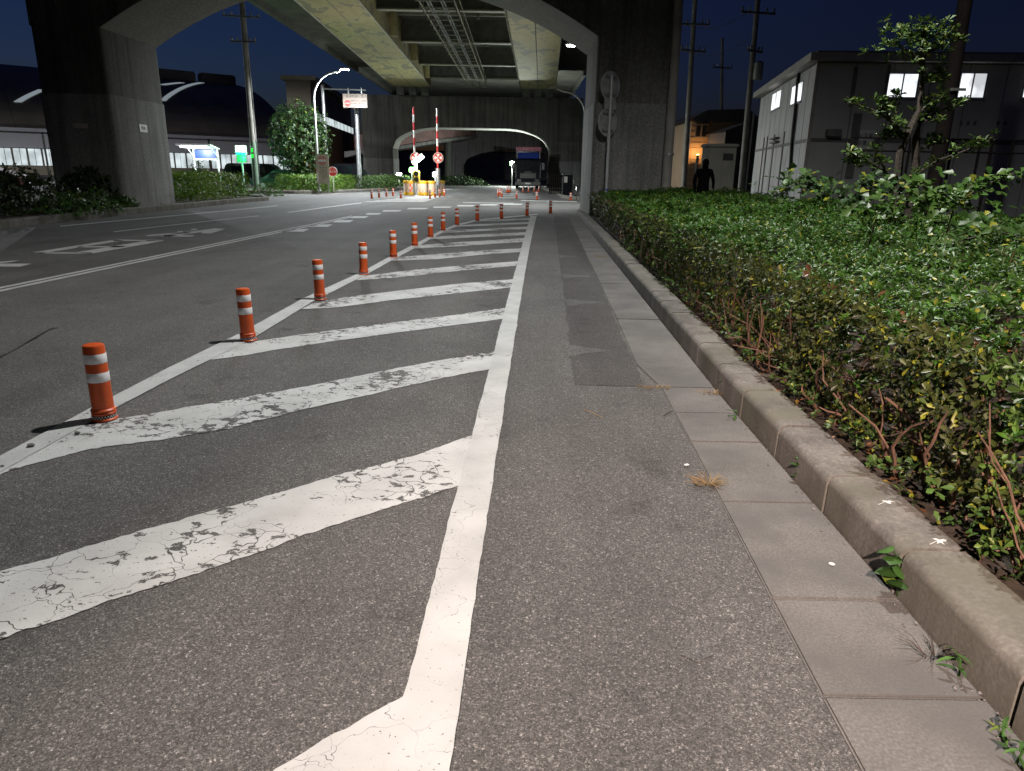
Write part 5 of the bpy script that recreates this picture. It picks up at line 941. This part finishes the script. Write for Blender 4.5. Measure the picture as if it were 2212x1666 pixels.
# magnolia-like tree on the right, drawn branch by branch at its own depth
def right_tree():
    Yt = 9.6; b = A(1948, 420, Yt); root = empty("broadleaf_tree", (b[0], Yt, .14), "small open tree with large glossy leaves in front of the site office", "tree")
    W_ = lambda p, dy=0.: Vector(A(p[0], p[1], Yt + dy))
    st = Vector((b[0], Yt, .14)); t1 = [st, W_((1945, 330)), W_((1962, 285)), W_((1985, 240)), W_((1993, 170)), W_((1995, 120)), W_((1985, 80))]
    MB().tube(t1, [.055, .05, .045, .035, .03, .024, .012], 9, False).build("trunk", 'bark', root, smooth=True)
    t2 = [st + Vector((.18, .05, 0)), W_((1978, 360), .1), W_((1978, 300), .1), W_((1985, 265), .1), W_((2020, 225), .1)]; MB().tube(t2, [.06, .055, .05, .04, .02], 9, False).build("trunk", 'bark', root, smooth=True)
    tips = []
    BR = [([(1950, 290), (1925, 262), (1900, 245), (1860, 228), (1825, 222)], -.15), ([(1925, 262), (1910, 235), (1900, 212)], -.1), ([(1950, 300), (1930, 280), (1935, 245), (1930, 215)], .15), ([(1985, 265), (2010, 250), (2050, 232), (2075, 222)], .1), ([(1985, 245), (2005, 225), (2030, 215), (2045, 200)], -.1),
          ([(1945, 395), (1915, 375), (1880, 350), (1850, 335), (1825, 328)], -.2), ([(1915, 375), (1900, 345), (1890, 320)], -.1), ([(1880, 350), (1850, 355), (1835, 350)], -.2), ([(1955, 405), (1990, 370), (2030, 345), (2080, 328), (2120, 310), (2150, 302)], -.1), ([(2080, 328), (2100, 318), (2105, 300)], 0), ([(1990, 320), (2010, 315), (2035, 305)], .1),
          ([(1993, 140), (1970, 115), (1940, 100), (1915, 92)], -.1), ([(1995, 120), (2020, 105), (2050, 90), (2080, 85)], .1), ([(1985, 95), (1965, 75), (1945, 60)], .1), ([(1988, 90), (2000, 65), (1995, 45)], -.1), ([(1990, 100), (2020, 75), (2040, 60)], 0), ([(1990, 190), (2000, 175), (2020, 170)], .1), ([(2020, 170), (2035, 165), (2040, 160)], .1), ([(1985, 240), (2000, 262), (2040, 258)], -.1), ([(1930, 280), (1915, 290), (1930, 300)], .1)]
    for pts, dy in BR:
        k = len(pts); q = [W_(p, dy * i / (k - 1)) for i, p in enumerate(pts)]; r0 = .022 if k > 3 else .013; MB().tube(q, [r0 * (1 - .75 * i / (k - 1)) for i in range(k)], 6, False).build("branch", 'bark', root, smooth=True)
        for i in range(1, k):
            m_ = 4 if i < k - 1 else 6
            for _ in range(m_): tips.append(np.array(q[i].lerp(q[i - 1], random.random() * .8)) + rng.normal(0, .035, 3))
    for _ in range(70): tips.append(np.array(W_((1985 + rng.normal(0, 42), 85 + rng.normal(0, 26)), rng.normal(0, .15))))
    tips = np.array(tips); n = len(tips); P_, D_, N_, L_ = rosettes(tips, np.stack([rng.normal(0, .45, n), rng.normal(-.1, .45, n), np.ones(n)], 1), 7, rng.uniform(.075, .115, n), (35, 95))
    cols = leafcol(len(P_), (.062, .105, .024), .45, (.22, .24, .05), .08)
    T, F = TEMPL[1]; me = bpy.data.meshes.new("leaf"); me.from_pydata([(t[0], t[1] * .38, t[2]) for t in T], [], F); me.materials.append(M['leafobj']); Df, Sf, Nf = leaf_frames(P_, D_, N_); o = np.array(root.location); big = np.argsort(-L_)[:300]
    for k in big:
        l = L_[k]; p = P_[k] - o; inst("leaf", me, root, Matrix(((Df[k][0] * l, Sf[k][0] * l, Nf[k][0] * l, p[0]), (Df[k][1] * l, Sf[k][1] * l, Nf[k][1] * l, p[1]), (Df[k][2] * l, Sf[k][2] * l, Nf[k][2] * l, p[2]), (0, 0, 0, 1))))
    keep = np.ones(len(P_), bool); keep[big] = False; leaves("foliage", P_[keep], D_[keep], N_[keep], L_[keep], L_[keep] * .38, cols[keep], root, 1)
right_tree()
# climbing vine mounds and tall weeds over the back of the hedge
def vine(label, pix, Y, spread, n, L, base, grp="vines over the hedge"):
    root = empty("climbing_vine", (A(pix[0][0], pix[0][1], Y)[0], Y, .14), label, "vine", grp); path = [Vector(A(x, y, Y)) for x, y in pix]; path = [Vector((path[0].x - .1, Y, .14))] + path
    MB().tube(path, .008, 5, False).build("stem", 'bark', root); q = interp([tuple(p) for p in path[1:]], n); C = q + rng.normal(0, spread, (n, 3)) * np.array([1, 1.4, .6]); Ax = np.stack([rng.normal(0, .5, n), rng.normal(-.35, .45, n), np.ones(n)], 1)
    P_, D_, N_, L_ = rosettes(C, Ax, 3, rng.uniform(.7, 1.3, n) * L, (55, 100)); leaves("foliage", P_, D_, N_, L_, L_ * .75, leafcol(len(P_), base, .35, YEL, .04), root, 1)
VG = (.07, .14, .025)
vine("pale green vine heaped over the hedge below the tree", [(1890, 480), (1940, 430), (1990, 400), (2040, 420), (2080, 450)], 6.6, .12, 130, .085, VG)
vine("pale green vine shoot reaching up to the right", [(2060, 450), (2110, 410), (2150, 390), (2190, 374)], 6.6, .05, 46, .075, VG)
vine("leafy vine on the hedge crest left of the tree", [(1690, 420), (1720, 395), (1760, 400), (1800, 415)], 11.5, .14, 90, .12, (.07, .13, .04))
vine("dark leafy vine heap right under the tree trunk", [(1830, 430), (1870, 400), (1910, 395), (1930, 420)], 9.0, .12, 70, .10, (.04, .08, .025))
vine("vine spreading over the hedge at the right edge of the photo", [(2010, 560), (2080, 520), (2150, 500), (2230, 520)], 5.4, .13, 90, .08, (.06, .12, .03))
for i, (px, py, Y, hh) in enumerate(((2120, 640, 4.0, .5), (2165, 560, 4.4, .55), (2200, 690, 3.5, .45), (2150, 720, 3.4, .35), (2060, 560, 5.0, .4), (2190, 600, 4.1, .5))): # feathery mugwort stems
    t = A(px, py, Y); root = empty("mugwort_stem", (t[0], Y, .14), ["feathery pale weed stem amid the right hedge, lower left", "tall feathery weed stem near the right edge, upper", "feathery weed stem cut by the right photo edge, lowest", "short feathery weed stem below the others at right", "feathery weed stem farthest back by the vine", "feathery weed stem at the right photo edge, upper"][i], "weed", "feathery weeds in the hedge")
    MB().tube([(t[0], Y, .14), (t[0] + .02, Y, t[2] - .2), (t[0] + .05, Y - .02, t[2] + .05)], [.006, .005, .002], 5, False).build("stem", 'twig', root); n = 40; s = rng.random(n); C = np.stack([t[0] + .05 * s + rng.normal(0, .012, n), Y + rng.normal(0, .012, n), t[2] + .05 - s * hh], 1)
    P_, D_, N_, L_ = rosettes(C, np.tile([[0, 0, 1.0]], (n, 1)), 4, rng.uniform(.03, .06, n), (40, 85)); leaves("foliage", P_, D_, N_, L_, L_ * .22, leafcol(len(P_), (.13, .17, .06), .3), root, 0)

# ================================================================== TRUCK
def truck():
    Yt = 70.0; c = A(1140, 405, Yt); root = empty("parked_truck", (c[0], Yt, 0), "dark truck with blue roof deflector and lit marker panel under the viaduct", "truck")
    w = 1.24; B = lambda a, b, n, m, p=root, bv=0.0: MB().span(a, b).build(n, m, p, bevel=bv, world=False)
    cab = MB().prism([(0, .55), (0, 1.45), (.12, 2.55), (.35, 2.72), (2.0, 2.72), (2.0, .55)], -w, w, 'X').build("cab", 'truckdark', root, bevel=.04, world=False)
    MB().add([(-1.05, .0 - .0, 1.52), (1.05, 0, 1.52), (1.02, .11, 2.46), (-1.02, .11, 2.46)], [(0, 1, 2, 3)]).build("windscreen", 'darkglass', cab, world=False).location.y = -.02
    MB().prism([(.05, 2.74), (.25, 3.25), (.9, 3.42), (2.0, 3.42), (2.0, 2.74)], -1.02, 1.02, 'X').build("roof_deflector", 'truckblue', root, bevel=.05, world=False)
    B((-1.2, .0, 3.43), (1.2, .28, 3.78), "marker_panel", 'truckred', root, .02)
    for k in range(8): MB().box((-1.02 + k * .29, -.02, 3.60), (.09, .03, .09)).build("marker_lamp", 'chrome', root, world=False)
    for s in (-1, 1):
        B((s * 1.08 - .05, .1, 2.72), (s * 1.08 + .05, .3, 3.44), "panel_stay", 'chrome')
        m = B((s * 1.42 - .13, -.22, 1.75), (s * 1.42 + .13, -.10, 2.35), "mirror", 'chrome', root, .03); B((s * 1.23 - .1, -.12, 2.28), (s * 1.42, -.06, 2.34), "mirror_arm", 'steel', m)
        B((s * .86 - .22, -.13, .62), (s * .86 + .22, -.06, .86), "headlight", 'chrome', root, .02); B((s * 1.16 - .04, -.02, .95), (s * 1.16 + .04, .05, 2.2), "corner_trim", 'chrome')
        for y in (.9, 5.0):
            wh = MB().lathe([(.48, -.14), (.5, -.1), (.5, .1), (.48, .14)], 20, (s * 1.02, y, .5), 'X').build("wheel", 'tyre', root, smooth=True, world=False); MB().lathe([(.26, -.15), (.26, .15)], 14, (s * 1.02, y, .5), 'X').build("rim", 'chrome', wh, world=False)
    B((-1.22, -.16, .32), (1.22, .1, .60), "bumper", 'steel', root, .04); B((-.75, -.06, .95), (.75, .0, 1.4), "grille", 'steel')
    for k in range(4): B((-.72, -.09, 1.0 + k * .1), (.72, -.061, 1.05 + k * .1), "grille_bar", 'steel')
    B((-.25, -.175, .40), (.25, -.161, .54), "number_plate", 'white'); B((-.35, -.02, 1.47), (.35, .0, 1.55), "badge_strip", 'chrome')
    B((-1.22, 2.2, .95), (1.22, 8.2, 3.35), "cargo_box", 'truckdark', root, .03); B((-.5, 2.0, .55), (.5, 8.0, .94), "chassis", 'steel')
truck()
# ================================================================== FAR RIGHT KERB: cabinet, bicycle, dark fence
def far_right():
    a = A(1197, 425, 45)[0]; f = empty("dark_fence", (A(1200, 400, 46)[0] + .2, 47, .15), "black slatted fence panel right of the truck", "fence"); x0 = A(1186, 400, 47)[0]; x1 = A(1218, 400, 47)[0]
    for k in range(9): x = x0 + (x1 - x0) * k / 8; MB().span((x, 47, .15), (x + .09, 47.04, 1.35)).build("slat", 'darkpole', f)
    for z in (.35, 1.2): MB().span((x0, 47.05, z), (x1 + .1, 47.1, z + .08)).build("rail", 'darkpole', f)
    c0 = A(1216, 400, 44.5)[0]; c1 = A(1237, 400, 44.5)[0]; cb = empty("utility_box", ((c0 + c1) / 2, 44.8, .15), "dark utility box beside the bicycle at the far kerb", "box")
    MB().span((c0, 44.5, .15), (c1, 45.1, 1.35)).build("body", 'truckdark', cb, bevel=.03); MB().span((c0 - .03, 44.46, 1.35), (c1 + .03, 45.14, 1.43)).build("lid", 'steel', cb); MB().span((c0 + .06, 44.47, .9), (c0 + .26, 44.495, 1.25)).build("notice", 'white', cb)
    bx = A(1243, 415, 43.6)[0]; b = empty("bicycle", (bx, 43.6, .15), "bicycle parked beside the utility box, left of the right pillar", "bicycle")
    def ring(c, r, n=20): return [(c[0] + r * math.cos(6.2832 * i / n) * .45, c[1] + r * math.sin(6.2832 * i / n) * .89, c[2] + r * math.sin(6.2832 * i / n) * .0) for i in range(n + 1)]
    for k, yy in enumerate((43.2, 44.1)):
        pts = [(bx + .3 * math.cos(6.2832 * i / 20) * .6, yy + .3 * math.cos(6.2832 * i / 20) * .8, .47 + .32 * math.sin(6.2832 * i / 20)) for i in range(21)]; wv_ = MB().tube(pts, .018, 6, False).build("wheel", 'tyre', b)
        for s in range(6): MB().tube([pts[s * 3], (bx, yy, .47)], .004, 4, False).build("spoke", 'chrome', wv_)
    MB().tube([(bx, 43.2, .47), (bx, 43.35, 1.05)], .018, 6).build("fork", 'chrome', b); MB().tube([(bx, 43.33, .95), (bx, 43.75, .5), (bx, 44.1, .47), (bx, 43.9, .9), (bx, 43.33, .95)], .018, 6).build("frame", 'steel', b)
    MB().tube([(bx - .25, 43.3, 1.1), (bx, 43.35, 1.07), (bx + .25, 43.3, 1.1)], .014, 6).build("handlebar", 'chrome', b); MB().box((bx, 43.92, .97), (.14, .26, .06)).build("saddle", 'black', b, bevel=.02); MB().span((bx - .18, 42.95, .85), (bx + .18, 43.2, 1.08)).build("basket", 'steel', b)
far_right()
# ================================================================== PERSON beyond the hedge (dark, from behind)
def person(photographer=False):
    Yp_ = 20.6; c = A(1521, 385, Yp_)
    if photographer: Yp_ = -.42; c = (0.02, 0, 0)
    root = empty("person", (c[0], Yp_, 0.0 if photographer else .14), "photographer in dark clothes holding up a phone, seen only as a shadow" if photographer else "person in black clothes standing beyond the hedge before the cabinet", "person")
    hd = 1.68 if photographer else A(1524, 344, Yp_)[2] - .14; s = hd / 1.72
    J = {'pelvis': (0, 0, .92), 'spine': (0, .01, 1.12), 'chest': (0, .02, 1.32), 'neck': (0, .01, 1.47), 'head0': (.01, -.01, 1.56), 'head1': (.01, -.015, 1.66),
         'shl': (-.19, .02, 1.40), 'ell': (-.27, .0, 1.13), 'wrl': (-.25, -.08, .88), 'hal': (-.24, -.11, .80), 'shr': (.19, .02, 1.40), 'elr': (.27, .0, 1.13), 'wrr': (.26, -.06, .88), 'har': (.25, -.09, .80),
         'hil': (-.10, 0, .88), 'knl': (-.11, -.02, .50), 'anl': (-.11, .02, .09), 'tol': (-.12, -.13, .035), 'hir': (.10, 0, .88), 'knr': (.12, -.03, .50), 'anr': (.13, .01, .09), 'tor': (.15, -.14, .035)}
    if photographer: J.update({'ell': (-.25, .14, 1.20), 'wrl': (-.10, .30, 1.33), 'hal': (-.07, .34, 1.38), 'elr': (.25, .14, 1.20), 'wrr': (.10, .30, 1.33), 'har': (.07, .34, 1.38), 'tol': (-.12, .15, .035), 'tor': (.15, .15, .035)})
    R_ = {'pelvis': (.15, .11), 'spine': (.145, .10), 'chest': (.165, .115), 'neck': (.06, .06), 'head0': (.075, .09), 'head1': (.072, .085), 'shl': (.075, .07), 'ell': (.048, .048), 'wrl': (.033, .033), 'hal': (.035, .022), 'hil': (.09, .095), 'knl': (.06, .062), 'anl': (.042, .045), 'tol': (.042, .03)}
    for k in list(R_):
        if k.endswith('l') and k[:-1] + 'r' in J: R_[k[:-1] + 'r'] = R_[k]
    E_ = [('pelvis', 'spine'), ('spine', 'chest'), ('chest', 'neck'), ('neck', 'head0'), ('head0', 'head1')]
    for d in 'lr': E_ += [('chest', 'sh' + d), ('sh' + d, 'el' + d), ('el' + d, 'wr' + d), ('wr' + d, 'ha' + d), ('pelvis', 'hi' + d), ('hi' + d, 'kn' + d), ('kn' + d, 'an' + d), ('an' + d, 'to' + d)]
    names = list(J); me = bpy.data.meshes.new("body"); me.from_pydata([tuple(x * s for x in J[n]) for n in names], [(names.index(a), names.index(b)) for a, b in E_], [])
    o = bpy.data.objects.new("body", me); COL.objects.link(o); o.parent = root; o.modifiers.new("skin", 'SKIN'); o.modifiers.new("sub", 'SUBSURF').levels = 2; o.modifiers["sub"].render_levels = 2
    for i, n in enumerate(names): sv = me.skin_vertices[0].data[i]; sv.radius = tuple(r * s for r in R_[n]); sv.use_root = (n == 'pelvis')
    me.materials.append(M['cloth'])
    dg = bpy.context.evaluated_depsgraph_get(); m2 = bpy.data.meshes.new_from_object(o.evaluated_get(dg)); o.modifiers.clear(); o.data = m2
    m2.materials.clear(); m2.materials.append(M['cloth'])
    m2.polygons.foreach_set('use_smooth', [True] * len(m2.polygons))
    bm = bmesh.new(); bmesh.ops.create_uvsphere(bm, u_segments=20, v_segments=14, radius=.1); h = bpy.data.meshes.new("hair")
    for v_ in bm.verts: v_.co = Vector((v_.co.x * .88, v_.co.y * 1.0 + .012, v_.co.z * 1.12))
    bmesh.ops.delete(bm, geom=[v_ for v_ in bm.verts if v_.co.y < -.045 and v_.co.z < .03], context='VERTS'); bm.to_mesh(h); bm.free(); h.materials.append(M['hair']); ho = bpy.data.objects.new("hair", h); COL.objects.link(ho); ho.parent = root; ho.location = (.01 * s, -.01 * s, 1.625 * s); ho.scale = (s, s, s)
    for sx in (-1, 1): e = MB().lathe([(.0, -.012), (.024, -.008), (.024, .008), (.0, .012)], 10, (sx * .082 * s + .01, 0, 1.60 * s), 'X').build("ear", 'skin', root, smooth=True, world=False)
person()
# ================================================================== SMALL THINGS ON THE GUTTER AND KERB
def heart_leaf():
    pts = [(0, 0), (-.20, -.08), (-.42, .05), (-.50, .30), (-.40, .58), (-.20, .82), (0, 1.05), (.20, .82), (.40, .58), (.50, .30), (.42, .05), (.20, -.08)]
    vs = [(x, y, -.10 * abs(x) - .12 * y * y) for x, y in pts] + [(0, .35, .03)]; me = bpy.data.meshes.new("leaf"); me.from_pydata(vs, [], [(12, i, (i + 1) % 12) for i in range(12)]); me.materials.append(M['weed']); return me
def slim_leaf():
    me = bpy.data.meshes.new("leaf"); me.from_pydata([(0, 0, 0), (-.13, .35, .06), (-.10, .7, .02), (0, 1, -.12), (.10, .7, .02), (.13, .35, .06), (0, .5, 0)], [], [(6, i, (i + 1) % 6) for i in range(6)]); me.materials.append(M['weed']); return me
HEART, SLIM = heart_leaf(), slim_leaf()
def weed(label, px, py, z0, h, nl, size, me, lean=(0, 0), name="weed"):
    q = G(px, py, z0); root = empty(name, q, label, "weed", "weeds along the kerb"); tip = Vector((lean[0], lean[1], h)); pts = [Vector((0, 0, 0)), tip * .5 + Vector((.01, 0, .01)), tip]
    MB().tube(pts, [.0035, .003, .0015], 5).build("stem", 'weed', root, world=False)
    for i in range(nl):
        t = .25 + .75 * i / max(1, nl - 1); a = i * 2.4 + .6; l = size * random.uniform(.7, 1.1) * (1.1 - .4 * t); p = tip * t
        inst("leaf", me, root, Matrix.Translation(p) @ Matrix.Rotation(a, 4, 'Z') @ Matrix.Rotation(math.radians(random.uniform(-35, 25)), 4, 'X') @ Matrix.Scale(l, 4))
    return root
weed("leafy green weed with broad leaves growing at the kerb foot", 1940, 1288, .01, .17, 9, .075, HEART, (-.03, .03))
weed("drooping grey green weed in the gutter near the bottom right", 2072, 1462, .01, .08, 6, .075, SLIM, (-.02, .02))
weed("small leafy weed at the bottom right corner of the gutter", 2160, 1590, .01, .05, 7, .05, SLIM)
weed("bigger weed cut off at the bottom right corner", 2195, 1650, .01, .07, 7, .06, SLIM)
weed("small pale weed leaning on the kerb face", 1728, 1036, .01, .11, 6, .05, HEART, (-.02, .0))
weed("bright green seedling below the mossy gutter joint", 1590, 905, .01, .06, 5, .06, SLIM, (-.03, 0))
weed("small round leaved weed above the mossy gutter joint", 1562, 850, .01, .14, 7, .045, HEART)
for lab, px, py in (("serrated weed over the kerb top near the bottom right", 2160, 1130), ("serrated weed over the kerb top, middle right", 2040, 1000), ("serrated weed over the kerb top beside the droppings", 2110, 1190), ("serrated weed by the kerb below the bare stems", 1740, 800)): weed(lab, px, py, .15, .13, 9, .05, SLIM)
def tuft(label, px, py, n, h, mat, spread, cat="grass tuft"):
    q = G(px, py, .012); root = empty("grass_tuft", q, label, cat, "tufts in the gutter")
    for i in range(n):
        a = random.uniform(0, 6.28); r = random.uniform(.1, 1) * spread; p = Vector((r * math.cos(a) * 1.6, r * math.sin(a) * .6, 0)); e = p + Vector((math.cos(a) * h * .9, math.sin(a) * h * .7, random.uniform(.15, .7) * h)); MB().tube([p, p.lerp(e, .5) + Vector((0, 0, h * .15)), e], [.0016, .0013, .0006], 3).build("blade", mat, root, world=False)
    return root
tuft("dry straw coloured grass tuft on the gutter edge", 1530, 1048, 70, .07, 'dry', .035); tuft("brown and green moss tuft at the gutter corner, left one", 1416, 839, 60, .035, 'dry', .07); tuft("brown moss tuft beside the kerb, right one", 1540, 850, 60, .035, 'dry', .07); tuft("small far tuft of dry grass in the gutter", 1300, 556, 40, .06, 'dry', .07)
tuft("dead twiggy grass at the kerb foot near the bottom", 2020, 1418, 26, .09, 'bark', .03)
# bird droppings on the kerb top: flat splashes
for j, (px, py, r, rays) in enumerate(((1917, 1084, .016, 4), (2030, 1168, .018, 9))):
    q = G(px, py, .1825); n = 28; vs = [(0, 0, .0005)]; k2 = np.random.default_rng(3 + j)
    for i in range(n): a = 6.2832 * i / n; rr = r * (1 + .35 * math.sin(a * 3 + j) + k2.normal(0, .12)) * (1.7 if (i % (n // rays)) == 0 and k2.random() < .5 else 1); vs.append((rr * math.cos(a), rr * math.sin(a) * .8, .0005))
    o = MB().add([(x + q[0], y + q[1], q[2]) for x, y, z in vs], [(0, 1 + i, 1 + (i + 1) % n) for i in range(n)]).build("bird_dropping", 'dropping', kerb)
    MB().add([(q[0] - .05, q[1] - .03, q[2] + .0006), (q[0] - .01, q[1] - .004, q[2] + .0006), (q[0] - .008, q[1] + .0, q[2] + .0006), (q[0] - .052, q[1] - .027, q[2] + .0006)], [(0, 1, 2, 3)]).build("bird_dropping", 'dropping', kerb)
q = G(1797, 1218, .0155); MB().lathe([(.012, 0), (.008, .001)], 9, q).build("bird_dropping", 'dropping', gut)
# loose grit on the painted line, stones, twigs and scraps
def grit(name, n, pick, rmin, rmax, z):
    V = []; F = []; base = np.array([(1, 0, 0), (-1, 0, 0), (0, 1, 0), (0, -1, 0), (0, 0, 1), (0, 0, -.6)]); fs = np.array([(4, 0, 2), (4, 2, 1), (4, 1, 3), (4, 3, 0), (5, 2, 0), (5, 1, 2), (5, 3, 1), (5, 0, 3)])
    m = MB()
    for i in range(n):
        x, y = pick(); r = rmin + (rmax - rmin) * random.random() ** 3; a = random.uniform(0, 3.1); ca, sa = math.cos(a), math.sin(a); k = base * np.array([random.uniform(.7, 1.3), random.uniform(.6, 1.1), random.uniform(.5, .9)]) * r
        m.add([(x + ca * p[0] - sa * p[1], y + sa * p[0] + ca * p[1], z + r * .5 + p[2]) for p in k], [tuple(f) for f in fs])
    o = m.build(name, 'pebble'); tag(o, "scattered dark grit and small stones on the painted lines", "gravel", kind='stuff'); return o
def on_line():
    t = random.random(); pts = [(0, 1015), (240, 900), (445, 792), (545, 745), (700, 655), (800, 598), (900, 535), (985, 492)]; p = interp([G(*q)[:2] for q in pts], 60)[int(t * 59.99)]; return p[0] + random.gauss(.04, .13), p[1] + random.gauss(0, .12)
grit("loose_grit", 700, on_line, .002, .009, .008)
def on_gutter(): y = 1.2 + random.random() ** 1.6 * 12; return kx(y) - abs(random.gauss(0, .05)) - .008, y
o = grit("gutter_grit", 420, on_gutter, .002, .008, .011); o['label'] = "fine grit and crumbs collected along the kerb foot"
for lab, px, py, r, mt in (("dark stone on the white line, bottom left", 68, 965, .016, 'pebble'), ("pale stone on the white line beside the nearest post", 168, 938, .013, 'jacket')):
    q = G(px, py, .008); bm = bmesh.new(); bmesh.ops.create_icosphere(bm, subdivisions=2, radius=r)
    for v_ in bm.verts: v_.co = Vector((v_.co.x * 1.2, v_.co.y * .9, v_.co.z * .65)) * (1 + .18 * math.sin(v_.co.x * 300) * math.cos(v_.co.y * 260))
    me = bpy.data.meshes.new("stone"); bm.to_mesh(me); bm.free(); me.materials.append(M[mt]); ob = bpy.data.objects.new("stone", me); COL.objects.link(ob); ob.location = (q[0], q[1], .008 + r * .55); tag(ob, lab, "stone", "stones on the line")
for lab, a, b in (("thin straw lying on the asphalt left of the gutter", (1262, 890), (1302, 908)), ("short dark twig across the gutter edge", (1433, 903), (1452, 893))):
    p, q = G(*a), G(*b); mid = (p + q) / 2; ob = MB().tube([(p[0], p[1], .014), (mid[0], mid[1] + .004, .018), (q[0], q[1], .014)], .0028, 5).build("twig", 'dry' if 'straw' in lab else 'bark'); tag(ob, lab, "twig", "twigs on the ground")
q = G(1483, 1004, .012); ob = MB().box((q[0], q[1], .012), (.022, .014, .004), rz=.5).build("paper_scrap", 'white'); tag(ob, "tiny white paper scrap on the gutter edge", "scrap")
ob = MB().add([(G(1505 + 32 * math.cos(a) * (1 + .25 * math.sin(3 * a)), 1408 + 20 * math.sin(a) * (1 + .2 * math.cos(4 * a)))[0], G(1505 + 32 * math.cos(a), 1408 + 20 * math.sin(a) * (1 + .2 * math.cos(4 * a)))[1], .0035) for a in np.linspace(0, 6.28, 24, endpoint=False)], [tuple(range(24))]).build("paint_spill", paint_mat("spill_paint", 3.2, .12, (.5, .48, .46)), road)
